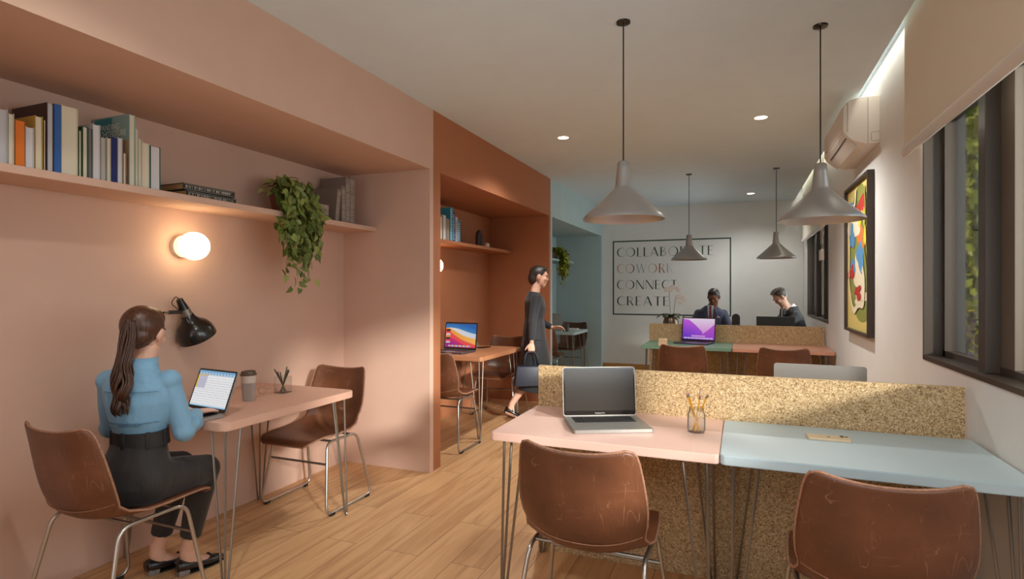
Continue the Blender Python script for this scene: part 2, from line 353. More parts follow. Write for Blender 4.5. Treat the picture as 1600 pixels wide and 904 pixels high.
# ------------------------------------------------------------------ shelves
for nm, m, y0, y1, lab in (('wall_shelf', PINK, .2, 3.67, 'long pink shelf across the pink bay, carrying books and a trailing plant'), ('wall_shelf', ORANGE, 3.83, 6.49, 'terracotta shelf across the terracotta bay above its wall lamp'), ('wall_shelf', TEAL, 6.62, 9.27, 'teal shelf in the teal bay holding a potted trailing plant')):
    bm = BM(); add_box(bm, XB, -2.602, y0, y1, 1.802, 1.836, .003); tag(obj(nm, bm, m), lab, 'shelf', 'painted bay shelves')

# ------------------------------------------------------------------ chairs
def chair_shell():
    rows = [(.282, .425, .150, 0), (.276, .438, .178, .0), (.262, .449, .194, .002), (.225, .456, .205, .005), (.15, .455, .215, .010), (.05, .446, .224, .018), (-.05, .438, .229, .030), (-.13, .440, .222, .048), (-.185, .455, .212, .066), (-.222, .488, .212, .078), (-.243, .54, .221, .076),
            (-.256, .60, .226, .070), (-.266, .66, .223, .064), (-.276, .72, .216, .058), (-.285, .77, .208, .052), (-.290, .795, .201, .047), (-.293, .808, .192, .042), (-.2945, .816, .168, .030)]
    n = 20; bm = BM(); G = []
    for i, (y, z, hw, lift) in enumerate(rows):
        a = rows[max(i-1, 0)]; b = rows[min(i+1, len(rows)-1)]; t = Vector((0, b[0]-a[0], b[1]-a[1])).normalized(); nr = Vector((0, t.z, -t.y)) if True else None
        nr = Vector((0, -t.z, t.y)); 
        if nr.z < 0 and i < 9: nr = -nr
        if i >= 9 and nr.y < 0: nr = -nr
        row = []
        for k in range(n+1):
            u = -1+2*k/n; p = Vector((u*hw, y, z+max(0, i-12)/5*.012*u*u)) + nr*lift*abs(u)**2.4
            row.append(bm.verts.new(p))
        G.append(row)
    for i in range(len(G)-1):
        for k in range(n): bm.faces.new((G[i][k], G[i][k+1], G[i+1][k+1], G[i+1][k]))
    edge = [v.co.copy() for v in G[0]] + [g[-1].co.copy() for g in G[1:-1]] + [v.co.copy() for v in reversed(G[-1])] + [g[0].co.copy() for g in reversed(G[1:-1])]
    return bm, edge
def make_chair():
    t = thing('leather_chair', 'x', 'chair', (0, 0, 0), 0, 'brown leather bucket chairs')
    bm, edge = chair_shell(); o = obj('seat_shell', bm, LEATHER, None, smooth='all')
    md = o.modifiers.new('s', 'SOLIDIFY'); md.thickness = .016; md.offset = 0; sb = o.modifiers.new('b', 'SUBSURF'); sb.levels = 1; sb.render_levels = 1
    bake(o); o.parent = t
    bm = BM(); tube(bm, edge, .0048, 6, closed=True); obj('edge_piping', bm, WORN, t, smooth='all')
    bm = BM(); seam = [Vector((.214*u, -.2275, .50))+Vector((0, .90, .43))*.077*abs(u)**2.4-Vector((0, .90, .43))*.0085 for u in [-.97+1.94*k/24 for k in range(25)]]; tube(bm, seam, .0016, 5); obj('back_seam', bm, WORN, t)
    for s in (-1, 1):
        bm = BM()
        p = rounded([(s*.255, .20, .012), (s*.255, -.24, .012), (s*.205, -.150, .425), (s*.205, .135, .425)], .055, 6, closed=True)
        tube(bm, p, .0085, 8, closed=True); obj('side_frame', bm, STEEL2, t, smooth='all')
    bm = BM(); tube(bm, [(-.217, .153, .30), (.217, .153, .30)], .007, 8); obj('crossbar', bm, STEEL, t, smooth=True)
    bm = BM(); tube(bm, [(-.205, .09, .425), (.205, .09, .425)], .007, 8); tube(bm, [(-.205, -.1, .425), (.205, -.1, .425)], .007, 8); obj('under_seat_frame', bm, STEEL, t, smooth=True)
    for s in (-1, 1):
        for y in (.15, -.19):
            bm = BM(); add_box(bm, s*.255-.011, s*.255+.011, y-.02, y+.02, 0, .016, .003); obj('foot_pad', bm, BLACKP, t)
    return t
ch0 = make_chair(); ch0.location = (-2.44, 1.625, 0); ch0['label'] = 'brown leather chair the seated woman in blue sits on'
G_ = 'brown leather bucket chairs'
dup(ch0, (-2.53, 2.91, 0), PI, 'empty brown leather chair at the far end of the pink wall table', G_)
dup(ch0, (-.505, 2.095, 0), R(-1), 'brown leather chair with scratched back, at the pink desk with the black-screen laptop', G_)
dup(ch0, (.375, 2.095, 0), R(1), 'brown leather chair tucked under the pale blue desk, nearest the window', G_)
dup(ch0, (-.51, 5.87, 0), 0, 'brown leather chair at the green desk in front of the purple-screen laptop', G_)
dup(ch0, (.37, 5.92, 0), 0, 'brown leather chair at the coral desk in the back row', G_)
dup(ch0, (-2.40, 4.40, 0), R(0), 'brown leather chair beside the pink pier, near end of the terracotta table', G_)
dup(ch0, (-2.45, 5.72, 0), PI, 'brown leather chair behind the terracotta table, at its far end', G_)
dup(ch0, (-2.52, 7.55, 0), 0, 'brown leather chair at the near end of the teal table, mostly hidden', G_)
dup(ch0, (-2.52, 8.78, 0), PI, 'brown leather chair at the far end of the teal table', G_)
dup(ch0, (-.36, 8.28, 0), PI, 'brown leather chair under the man in the navy suit', G_)
dup(ch0, (.70, 8.15, 0), R(90), 'brown leather chair under the man in the black suit', G_)

# ------------------------------------------------------------------ tables with hairpin legs
def hairpin(t, x, y, sx, sy, h, spread=.10):
    bm = BM(); f = Vector((x, y, .006)); 
    A = Vector((x+sx*.012, y+sy*.012, h)); B = Vector((x+sx*spread, y+sy*.012, h)); D = Vector((x+sx*.012, y+sy*spread, h))
    for top, o in ((B, Vector((sx*.02, 0, 0))), (D, Vector((0, sy*.02, 0)))):
        low = f+o*.9+Vector((0, 0, .012)); low2 = f+Vector((sx*.001, sy*.001, .012))
        p = rounded([top, low, f+o*.45, low2, A], .012, 4); tube(bm, p, .0055, 6)
    add_box(bm, min(A.x, B.x)-.008, max(A.x, B.x)+.008, min(A.y, D.y)-.008, max(A.y, D.y)+.008, h-.004, h)
    obj('leg', bm, STEEL, t, smooth=True)
def table(lab, x0, x1, y0, y1, m, th=.035, r=.02, ztop=.75, group='hairpin-leg tables', name='hairpin_table', inset=.035):
    t = thing(name, lab, 'table', ((x0+x1)/2, (y0+y1)/2, 0), 0, group); hx = (x1-x0)/2; hy = (y1-y0)/2
    tb = bmesh.new(); prism(tb, rrect(-hx, hx, -hy, hy, r), 'z', ztop-th, ztop)
    ed = [e for e in tb.edges if abs(e.verts[0].co.z-e.verts[1].co.z) < 1e-6]; bmesh.ops.bevel(tb, geom=ed, offset=.003, segments=2, affect='EDGES')
    obj('tabletop', tb, m, t, smooth=True)
    for sx in (-1, 1):
        for sy in (-1, 1): hairpin(t, sx*(hx-inset), sy*(hy-inset), -sx, -sy, ztop-th)
    return t
T_PINK = mat('pink_laminate', (222, 184, 170), .38, spec=.45); T_BLUE = mat('pale_blue_laminate', (182, 200, 207), .38, spec=.45)
T_GREEN = mat('sage_green_laminate', (112, 146, 122), .4); T_CORAL = mat('coral_laminate', (196, 140, 114), .4)
T_WALL = mat('dusty_pink_laminate', (206, 164, 144), .42); T_TERR = mat('terracotta_laminate', (168, 114, 80), .42); T_TEAL = mat('teal_laminate', (184, 204, 206), .42)
table('dusty pink table against the pink wall, where the woman works', XB+.002, -2.152, 1.885, 2.825, T_WALL, .04, .045)
table('terracotta table against the terracotta wall, with the colourful-screen laptop', XB+.002, -2.15, 4.62, 5.64, T_TERR, .04, .03)
table('pale teal table against the wall of the teal bay', XB+.002, -2.19, 7.85, 8.62, T_TEAL, .04, .03)
table('pale pink desk in the near row, with open black-screen laptop', -.985, -.070, 2.2, 2.806, T_PINK)
table('pale blue desk in the near row, touching the window wall', -.068, .862, 2.2, 2.806, T_BLUE)
table('sage green desk in the back row, holding the purple-screen laptop', -1.005, -.075, 6.29, 7.0, T_GREEN)
table('coral desk in the back row, right of the green desk', -.073, .862, 6.27, 7.0, T_CORAL)
table('pale desk hidden behind the near cork divider', -.95, .85, 2.842, 3.45, T_PINK)
table('reception desk behind the far cork divider, where the two men work', -1.0, .75, 7.035, 7.75, T_CORAL)
def divider(lab, x0, x1, y0, y1, h):
    t = thing('cork_divider', lab, 'divider', ((x0+x1)/2, y0, 0), 0, 'cork desk dividers'); hx = (x1-x0)/2
    bm = BM(); add_box(bm, -hx, hx, 0, y1-y0, 0, h, .002); obj('cork_panel', bm, CORK, t)
    return t
divider('long cork divider panel standing behind the near pink and blue desks', -.98, .845, 2.810, 2.838, .958)
divider('cork divider panel behind the green and coral desks in the back row', -1.019, .857, 7.003, 7.031, .950)

# ------------------------------------------------------------------ pendant lamps
def pendant(lab, x, y, first=None):
    if first is not None: return dup(first, (x, y, ZC), None, lab, 'silver cone pendant lamps')
    t = thing('pendant_lamp', lab, 'pendant lamp', (x, y, ZC), 0, 'silver cone pendant lamps')
    bm = BM(); lathe(bm, [(0, 0), (.036, 0), (.034, -.009), (.01, -.014), (0, -.014)], 24); obj('ceiling_rose', bm, BLACKM, t, smooth=True)
    bm = BM(); tube(bm, [(0, 0, -.01), (0, 0, -.71)], .0035, 8); obj('cord', bm, BLACKP, t)
    z0 = 1.705-ZC
    prof = [(0, .292), (.024, .292), (.029, .286), (.032, .25), (.040, .170), (.044, .158), (.12, .085), (.186, .026), (.200, .010), (.203, .0)]
    inner = [(.200, .001), (.183, .022), (.118, .080), (.042, .152), (0, .158)]
    bm = BM(); lathe(bm, [(r, z+z0) for r, z in prof+inner], 48); obj('shade', bm, SILVER, t, smooth=True)
    bm = BM(); lathe(bm, [(0, z0+.155), (.014, z0+.155), (.016, z0+.125), (.028, z0+.10), (.03, z0+.085), (.02, z0+.062), (0, z0+.055)], 20); obj('bulb', bm, mat('frosted_bulb', (225, 215, 200), .4, emis=(255, 214, 160), es=1.2), t, smooth='all')
    return t
P0 = pendant('silver cone pendant lamp nearest the left, above the pink desk', -.544, 2.856)
pendant('silver cone pendant lamp nearest the window, above the blue desk', .381, 3.272, P0)
pendant('small-looking silver pendant lamp in front of the wall lettering', -.55, 6.884, P0)
pendant('silver pendant lamp of the back pair nearest the far window', .373, 6.902, P0)
d0 = None
for x, y, lab in ((-1.45, 4.824, 'recessed round ceiling downlight near the terracotta bay'), (.152, 4.838, 'recessed round ceiling downlight nearest between the big pendants'), (.139, 8.568, 'recessed round ceiling downlight farthest back near the lettered wall'), (-1.45, 1.1, 'recessed round ceiling downlight above the woman at the laptop'), (.15, 1.1, 'recessed round ceiling downlight above the blue desk chair')):
    t = thing('ceiling_downlight', lab, 'downlight', (x, y, ZC), 0, 'recessed ceiling downlights')
    bm = BM(); lathe(bm, [(.046, -.002), (.060, -.004), (.062, 0), (.046, 0)], 32); obj('trim_ring', bm, WHITEP, t, smooth=True)
    bm = BM(); lathe(bm, [(0, -.0015), (.046, -.0015), (.046, 0), (0, 0)], 32); obj('lens', bm, LED, t)
    l = light('downlight_beam', 'SPOT', (x, y, ZC-.02), (0, 0, 0), 55 if y > 8 else 150 if y > 4 else 55, (1.0, .97, .92), spot_size=R(140), spot_blend=.8, shadow_soft_size=.05)
# globe sconces
def globe(lab, y):
    t = thing('globe_wall_lamp', lab, 'wall lamp', (XB, y, 1.595), 0, 'round opal wall lamps')
    M = Matrix.Rotation(R(90), 4, 'Y')
    bm = BM(); lathe(bm, [(0, 0), (.062, 0), (.062, .03), (.05, .036), (.045, .045), (0, .045)], 32, M=M); obj('mount', bm, mat('lamp_mount_white', (230, 215, 195), .4), t, smooth=True)
    bm = BM(); ell(bm, (.112, 0, 0), (.077, .079, .077), seg=32, rings=20); obj('globe', bm, GLOW, t, smooth='all')
    return t
globe('round lit globe wall lamp on the pink wall', 2.255); globe('round lit globe wall lamp in the terracotta bay', 4.93)
for y in (2.255, 4.93):
    light('globe_glow', 'POINT', (XB+.115, y, 1.595), (0, 0, 0), 0.01, (1, .75, .45), shadow_soft_size=.07)

# ------------------------------------------------------------------ air conditioner
t = thing('air_conditioner', 'white split air conditioner high on the right wall', 'air conditioner', (XR, 4.44, 2.34))
prof = [(0, 0), (0, .315), (-.12, .318), (-.175, .305), (-.205, .28), (-.215, .235), (-.218, .10), (-.205, .075), (-.16, .03), (-.08, .0)]
bm = BM(); prism(bm, prof, 'y', 0, .90, .004); obj('casing', bm, WHITEP, t, smooth=True)
bm = BM(); add_box(bm, -.222, -.2165, .02, .88, .10, .262, .002); obj('front_panel', bm, mat('white_plastic_panel', (216, 207, 198), .3), t)
bm = BM(); add_box(bm, -.06, .06, .04, .86, -.0015, .0015, M=Matrix.Translation((-.172, 0, .040)) @ Matrix.Rotation(R(45), 4, 'Y')); obj('air_flap', bm, mat('white_plastic_flap', (205, 197, 188), .4), t)
bm = BM(); add_box(bm, -.004, .004, .05, .75, -.004, .004, M=Matrix.Translation((-.19, 0, .058)) @ Matrix.Rotation(R(45), 4, 'Y')); obj('air_slot', bm, BLACKP, t)
bm = BM(); tube(bm, rounded([(0, -.001, .075), (-.05, -.001, .075), (-.05, -.001, .005+.01), (0, -.001, .015)], .01, 4), .0012, 5); tube(bm, [(-.07, -.001, .0), (-.07, -.001, .31)], .0012, 5); tube(bm, [(-.19, -.001, .09), (-.19, -.001, .29)], .0012, 5); obj('side_groove', bm, mat('groove_grey', (120, 110, 100), .6), t)
bm = BM(); add_box(bm, -.2235, -.222, .72, .76, .115, .123); obj('display_mark', bm, mat('groove_grey', (120, 110, 100), .6), t)

# ------------------------------------------------------------------ framed abstract painting
t = thing('framed_painting', 'tall framed abstract painting in yellow, green, red and blue on the right wall', 'painting', (XR, 5.08, 1.018)); hw, hh = .476, 1.177
bm = BM()
for a, b, c, d in ((-hw, hw, 0, .022), (-hw, hw, hh-.022, hh), (-hw, -hw+.022, .022, hh-.022), (hw-.022, hw, .022, hh-.022)): add_box(bm, -.045, 0, a, b, c, d, .002)
obj('frame', bm, mat('dark_brown_frame', (58, 46, 36), .5), t)
cols = [(212, 190, 112), (134, 138, 62), (226, 214, 184), (176, 44, 34), (84, 138, 184), (214, 116, 60), (244, 204, 60), (108, 116, 44)]
pm = [mat('canvas_%d' % k, c, .8, bump=.1, bscale=400) for k, c in enumerate(cols)]
bm = BM(); X = [-.020]
def sheet(pts, mi):
    X[0] -= .0004; vs_ = [bm.verts.new((X[0], .46-.92*u, .02+1.135*v)) for u, v in pts]; f = bm.faces.new(vs_); f.material_index = mi
def blob(cu, cv, ru, rv, mi, seed, wob=.25, n=36):
    rn = random.Random(seed); ph = [rn.uniform(0, 6.28) for _ in range(4)]
    pts = []
    for k in range(n):
        a = 2*PI*k/n; r = 1+wob*(math.sin(2*a+ph[0])*.5+math.sin(3*a+ph[1])*.6+math.sin(5*a+ph[2])*.3)
        pts.append((min(.99, max(.01, cu+ru*r*math.cos(a))), min(.99, max(.01, cv+rv*r*math.sin(a)))))
    sheet(pts, mi)
add_box(bm, -.020, -.002, -.458, .458, .02, hh-.02)
blob(.54, .56, .46, .43, 1, 3, .06); blob(.6, .22, .36, .15, 1, 5, .12); blob(.62, .80, .30, .13, 7, 8, .3)
blob(.52, .70, .2, .12, 5, 12, .4); blob(.35, .74, .24, .11, 2, 21, .35); blob(.5, .40, .30, .12, 2, 27, .4); blob(.62, .22, .26, .045, 2, 31, .5)
blob(.63, .84, .17, .06, 3, 14, .4); blob(.60, .76, .10, .045, 6, 15, .3); blob(.25, .66, .09, .10, 4, 16, .4); blob(.62, .50, .15, .10, 4, 17, .3); blob(.30, .45, .10, .05, 4, 35, .3)
blob(.22, .40, .13, .05, 3, 18, .5); blob(.52, .26, .15, .04, 3, 19, .5); blob(.75, .60, .07, .05, 5, 20, .5); blob(.22, .86, .08, .05, 4, 22, .4); blob(.8, .66, .05, .1, 6, 29, .5)
def ribbon(path, w_, mi):
    P = [Vector((a, b, 0)) for a, b in path]; P = rounded(P, .12, 6); Lf, Rt = [], []
    for i, p in enumerate(P):
        d = (P[min(i+1, len(P)-1)]-P[max(i-1, 0)]).normalized(); q = Vector((-d.y, d.x, 0))*w_; Lf.append((p+q)[:2]); Rt.append((p-q)[:2])
    X[0] -= .0004
    for i in range(len(P)-1):
        vs_ = [bm.verts.new((X[0], .46-.92*u, .02+1.135*v)) for u, v in (Lf[i], Lf[i+1], Rt[i+1], Rt[i])]; f = bm.faces.new(vs_); f.material_index = mi
ribbon([(.45, .97), (.40, .86), (.14, .83), (.12, .70), (.15, .5), (.10, .35), (.22, .20), (.35, .12), (.55, .19), (.78, .17), (.8, .36), (.7, .42)], .022, 2)
ribbon([(.8, .95), (.85, .75), (.72, .62), (.85, .45)], .018, 1)
obj('canvas', bm, pm, t)

# ------------------------------------------------------------------ lettering on the back wall
SGX0, SGX1, SGZ0, SGZ1 = -1.963, -.126, .947, 2.169
t = thing('wall_lettering', 'painted green rectangle with the words COLLABORATE COWORK CONNECT CREATE on the far white wall', 'sign', (0, YF, 0))
GR = mat('dark_green_paint', (38, 66, 48), .6)
bm = BM(); y0, y1, b_ = -.004, 0, .020
add_box(bm, SGX0, SGX1, y0, y1, SGZ1-b_, SGZ1); add_box(bm, SGX0, SGX1, y0, y1, SGZ0, SGZ0+b_); add_box(bm, SGX0, SGX0+b_, y0, y1, SGZ0+b_, SGZ1-b_); add_box(bm, SGX1-b_, SGX1, y0, y1, SGZ0+b_, SGZ1-b_)
obj('border', bm, GR, t)
TK, TN = .125, .030
def quadstroke(x0, z0, x1, z1, w_): 
    d = Vector((x1-x0, z1-z0)).normalized(); 
    if abs(d.y) > .2: q = Vector((w_/2, 0))         # horizontal cut ends
    else: q = Vector((0, w_/2))
    return [(x0-q.x, z0-q.y), (x0+q.x, z0+q.y), (x1+q.x, z1+q.y), (x1-q.x, z1-q.y)]
def cres(cx, cz, a, b, ai, shift, a0, a1, n=28):
    o, i = [], []
    for k in range(n+1):
        t_ = R(a0+(a1-a0)*k/n); o.append((cx+a*math.cos(t_), cz+b*math.sin(t_))); i.append((cx+shift+ai*math.cos(t_), cz+(b-TN)*math.sin(t_)))
    return [[o[k], o[k+1], i[k+1], i[k]] for k in range(n)]
S = quadstroke
GL = {
 'C': (.80, lambda: cres(.48, .5, .46, .5, .385, .045, 42, 318)),
 'O': (1.0, lambda: cres(.5, .5, .47, .5, .395, -.045, 0, 360)),
 'L': (.52, lambda: [S(.08, 0, .08, 1, TK), S(.02, TN/2, .5, TN/2, TN)]),
 'A': (.86, lambda: [S(.05, 0, .42, 1, TN), S(.42, 1, .78, 0, TK), S(.18, .32, .65, .32, TN)]),
 'B': (.66, lambda: [S(.08, 0, .08, 1, TK)]+cres(.12, .27, .46, .27, .42, 0, -90, 90)+cres(.12, .76, .38, .24, .34, 0, -90, 90)),
 'R': (.66, lambda: [S(.08, 0, .08, 1, TK), S(.30, .5, .58, 0, TK*.9)]+cres(.12, .74, .42, .26, .38, 0, -90, 90)),
 'T': (.66, lambda: [S(.33, 0, .33, 1, TK), S(.0, 1-TN/2, .66, 1-TN/2, TN)]),
 'E': (.54, lambda: [S(.08, 0, .08, 1, TK), S(.02, TN/2, .5, TN/2, TN), S(.02, .52, .46, .52, TN), S(.02, 1-TN/2, .5, 1-TN/2, TN)]),
 'W': (1.1, lambda: [S(.06, 1, .32, 0, TK), S(.32, 0, .55, 1, TN), S(.55, 1, .80, 0, TK), S(.80, 0, 1.05, 1, TN)]),
 'K': (.68, lambda: [S(.08, 0, .08, 1, TK), S(.12, .45, .55, 1, TN), S(.25, .55, .62, 0, TN*1.8)]),
 'N': (.86, lambda: [S(.05, 0, .05, 1, TN), S(.09, 1, .77, 0, TK), S(.81, 0, .81, 1, TN)]),
}
def word(txt, x0, x1, z0, h, cols_):
    tot = sum(GL[c][0]+.16 for c in txt)-.16; sx = (x1-x0)/tot; bm = BM(); x = x0; ms = list(dict.fromkeys(cols_))
    for c, m in zip(txt, cols_):
        mi = ms.index(m)
        for poly in GL[c][1]():
            tb = bmesh.new(); 
            try: prism(tb, [(x+p[0]*sx, z0+p[1]*h) for p in poly], 'y', -.003, 0)
            except ValueError: pass
            merge(bm, tb, None, mi)
        x += (GL[c][0]+.16)*sx
    obj('lettering', bm, ms, t)
CP, CB, CG = mat('paint_pink_letter', (204, 146, 128), .6), mat('paint_brown_letter', (168, 108, 82), .6), mat('paint_greyblue_letter', (172, 182, 190), .6)
word('COLLABORATE', -1.896, -.385, 1.905, .148, [GR]*11)
word('COWORK', -1.896, -.99, 1.635, .150, [CP, CB, CG, CP, CB, CG])
word('CONNECT', -1.896, -.93, 1.372, .146, [GR]*7)
word('CREATE', -1.896, -1.055, 1.103, .150, [GR]*6)
# ------------------------------------------------------------------ books
def book(lab, y0, y1, h, dep, col, pages=(214, 206, 190), group='books standing on the pink shelf', xf=-2.635, z=1.836, spine_out=False, lean=0, title=None):
    """upright book; fore-edge (or spine) towards the room"""
    g = .0006; w_ = (y1-y0)/2-g; t = thing('book', lab, 'book', (xf, (y0+y1)/2, z), 0, group); cm = mat('cover_%d_%d_%d' % col, col, .5, spec=.4)
    ct = min(.0025, w_*.3); bm = BM()
    add_box(bm, -dep, 0, -w_, -w_+ct, 0, h); add_box(bm, -dep, 0, w_-ct, w_, 0, h)
    if spine_out: add_box(bm, -ct, 0, -w_+ct, w_-ct, 0, h)
    else: add_box(bm, -dep, -dep+ct, -w_+ct, w_-ct, 0, h)
    obj('cover', bm, cm, t)
    bm = BM(); add_box(bm, -dep+ct+.0005, -(.004 if not spine_out else ct+.0005), -w_+ct+.0002, w_-ct-.0002, .003, h-.003); obj('pages', bm, mat('pages_%d_%d_%d' % pages, pages, .85, bump=.3, bscale=900), t)
    return t
WH, CR, GY = (208, 206, 208), (214, 206, 184), (186, 186, 190)
BL = [
 (1.226, 1.312, .214, .19, (196, 196, 200), GY, 'thick white book with grey page edges at the left end of the pink shelf'),
 (1.314, 1.334, .204, .18, (200, 194, 176), CR, 'thin cream-paged book right of the thick white book'),
 (1.337, 1.369, .182, .17, (214, 112, 24), None, 'orange-spined book among the white books'),
 (1.371, 1.402, .168, .16, (190, 190, 196), WH, 'short white-paged book just right of the orange one'),
 (1.404, 1.432, .220, .20, (196, 160, 70), CR, 'yellow-covered book with cream pages, shorter than the dark one behind it'),
 (1.434, 1.444, .212, .18, (66, 40, 38), CR, 'very thin dark maroon book beside the tall pair'),
 (1.446, 1.472, .285, .24, (70, 44, 40), GY, 'tall book with dark brown cover and pale grey pages'),
 (1.473, 1.499, .288, .24, (44, 92, 160), None, 'tall blue-spined book in the middle of the pink shelf'),
 (1.500, 1.564, .294, .24, (216, 206, 176), CR, 'thickest tall book with cream pages, right of the blue spine'),
 (1.567, 1.580, .204, .17, (60, 84, 52), CR, 'thin book with dark green cover right of the thickest book'),
 (1.582, 1.605, .224, .19, (60, 90, 58), CR, 'white-paged book with green cover, left of the grey slim one'),
 (1.606, 1.623, .221, .19, (92, 92, 94), (120, 118, 116), 'slim dark grey book among the pale ones'),
 (1.625, 1.655, .247, .20, (205, 204, 204), WH, 'white book rising above its neighbours left of the illustrated cover'),
 (1.657, 1.682, .198, .17, (150, 148, 146), (176, 172, 164), 'short grey-paged book before the illustrated cover'),
 (1.684, 1.702, .201, .17, (190, 184, 170), CR, 'short cream book next to the navy spine'),
 (1.704, 1.730, .207, .17, (26, 36, 96), None, 'short navy-spined book before the illustrated cover'),
 (1.732, 1.753, .214, .18, (206, 202, 196), WH, 'short white-paged book right of the navy spine'),
 (1.756, 1.772, .150, .15, (150, 120, 100), CR, 'smallest thin book hidden before the illustrated cover'),
 (1.784, 1.813, .336, .26, (146, 178, 174), CR, 'tallest book with illustrated turquoise and sand cover lettered EXPANDING ARCHITECTURE DESIGN'),
 (1.814, 1.828, .276, .2, (196, 190, 172), CR, 'narrow cream book right behind the illustrated one'),
 (1.829, 1.844, .233, .19, (206, 200, 184), CR, 'narrow cream book third from the right end of the row'),
 (1.845, 1.882, .220, .19, (210, 204, 188), CR, 'cream-paged book second from the right end of the row'),
 (1.886, 1.938, .213, .18, (22, 96, 92), WH, 'white-paged book with dark teal cover at the right end of the row'),
]
for y0, y1, h, dp, col, pg, lab in BL:
    t = book(lab, y0, y1, h, dp, col, pg or CR, spine_out=pg is None)
    if 'illustrated turquoise' in lab:
        yb = -(y1-y0)/2+.0006-.0007
        def patch(x0, x1, z0, z1, c, k):
            bm = BM(); add_box(bm, x0, x1, yb-.0003*k, yb+.0002, z0, z1); obj('cover_print', bm, mat('print_%d_%d_%d' % c, c, .5), t)
        patch(-.245, -.002, .002, .215, (176, 150, 122), 1); patch(-.245, -.12, .215, .33, (40, 140, 150), 1); patch(-.16, -.09, .15, .212, (60, 50, 44), 2)
        patch(-.05, -.02, .11, .14, (196, 84, 40), 2); patch(-.045, -.03, .06, .1, (214, 180, 50), 2); patch(-.03, -.015, .01, .05, (50, 40, 60), 2); patch(-.09, -.05, .02, .09, (190, 90, 60), 2)
        wm = mat('print_white', (225, 228, 222), .5)
        for s_, z_, k in (('EXPANDING', .272, 1), ('ARCHITECTURE', .240, 1)):
            text_mesh('cover_title', s_, .040, wm if True else None, t, (-.245, yb-.0009, z_), (R(90), 0, 0), .0002, 'LEFT', .78)
        text_mesh('cover_title', 'DESIGN', .036, mat('print_black', (20, 20, 22), .5), t, (-.2, yb-.0009, .206), (R(90), 0, 0), .0002, 'LEFT', .9)
# two flat books with silver lettered spines
SPN = mat('silver_lettering', (176, 172, 164), .5)
def flat_book(lab, x0, y0, y1, z0, th, dep, col, pages, rz=0, group=None, letters=True, loc=None, cat='book'):
    t = thing('book', lab, cat, (x0, (y0+y1)/2, z0), rz, group); w_ = (y1-y0)/2; cm = mat('cover_%d_%d_%d' % col, col, .5)
    bm = BM(); add_box(bm, -dep, 0, -w_, w_, 0, .003); add_box(bm, -dep, 0, -w_, w_, th-.003, th); add_box(bm, -.003, 0, -w_, w_, .003, th-.003); obj('cover', bm, cm, t)
    bm = BM(); add_box(bm, -dep+.005, -.0035, -w_+.004, w_-.004, .0032, th-.0032); obj('pages', bm, mat('pages_%d_%d_%d' % pages, pages, .85, bump=.3, bscale=900), t)
    if letters:
        bm = BM(); rn = random.Random(int(y0*1000+z0*999)); y = -w_+.012
        while y < w_-.02:
            ww = rn.choice((.004, .006, .008)); hh_ = th*.42
            add_box(bm, -.0001, .0006, y, y+.0018, th*.3, th*.3+hh_); add_box(bm, -.0001, .0006, y, y+ww, th*.3+(hh_-.002 if rn.random() > .5 else 0), th*.3+(hh_ if rn.random() > .5 or True else .002))
            y += ww+.004
        add_box(bm, -.0001, .0004, -w_+.004, w_-.004, th*.12, th*.16); add_box(bm, -.0001, .0004, -w_+.004, w_-.004, th*.86, th*.9)
        obj('spine_lettering', bm, SPN, t)
    return t
flat_book('lower of two dark books lying flat on the pink shelf', -2.655, 2.09, 2.41, 1.836, .034, .26, (40, 34, 30), (186, 140, 92), R(2), 'two flat dark books')
flat_book('upper of two dark books lying flat on the pink shelf', -2.648, 2.075, 2.385, 1.8705, .034, .26, (36, 31, 28), (190, 144, 96), R(-2), 'two flat dark books')
for k, nm in enumerate(('lowest', 'middle', 'topmost')):
    flat_book(nm+' of three small grey patterned books in a flat pile beside the plant', -2.66+.004*k, 3.02+.004*k, 3.19-.003*k, 1.836+.0352*k, .034, .15, (150, 138, 128), (186, 176, 160), 0, 'pile of three grey books')
def grey_book(lab, y0, y1, h, lean):
    t = book(lab, y0, y1, h, .22, (126, 112, 104), (176, 166, 150), 'grey patterned books standing by the pier', xf=-2.64, spine_out=True)
    bm = BM(); w_ = (y1-y0)/2-.004; rn = random.Random(int(h*1000)); z = .015
    while z < h-.02:
        hh_ = rn.choice((.005, .007, .009)); add_box(bm, -.0001, .0007, -w_, w_*rn.uniform(.2, 1), z, z+.0022); add_box(bm, -.0001, .0007, -w_ if rn.random() > .5 else w_-.002, (-w_ if False else w_), z+hh_*.5, z+hh_*.5+.002) ; z += hh_+.004
    add_box(bm, -.0001, .0005, -w_-.002, -w_-.001, .005, h-.005); add_box(bm, -.0001, .0005, w_+.001, w_+.002, .005, h-.005)
    obj('spine_lettering', bm, SPN, t); t.rotation_euler = (R(lean), 0, 0); return t
grey_book('leaning grey book, leftmost of the standing grey group by the plant', 3.235, 3.275, .235, -7)
grey_book('grey book standing upright, shorter, second of the grey group', 3.308, 3.350, .262, 0)
grey_book('tall grey book, third of the grey group near the pier', 3.353, 3.400, .335, 0)
grey_book('tallest grey book closest to the pier at the end of the shelf', 3.403, 3.452, .345, 0)
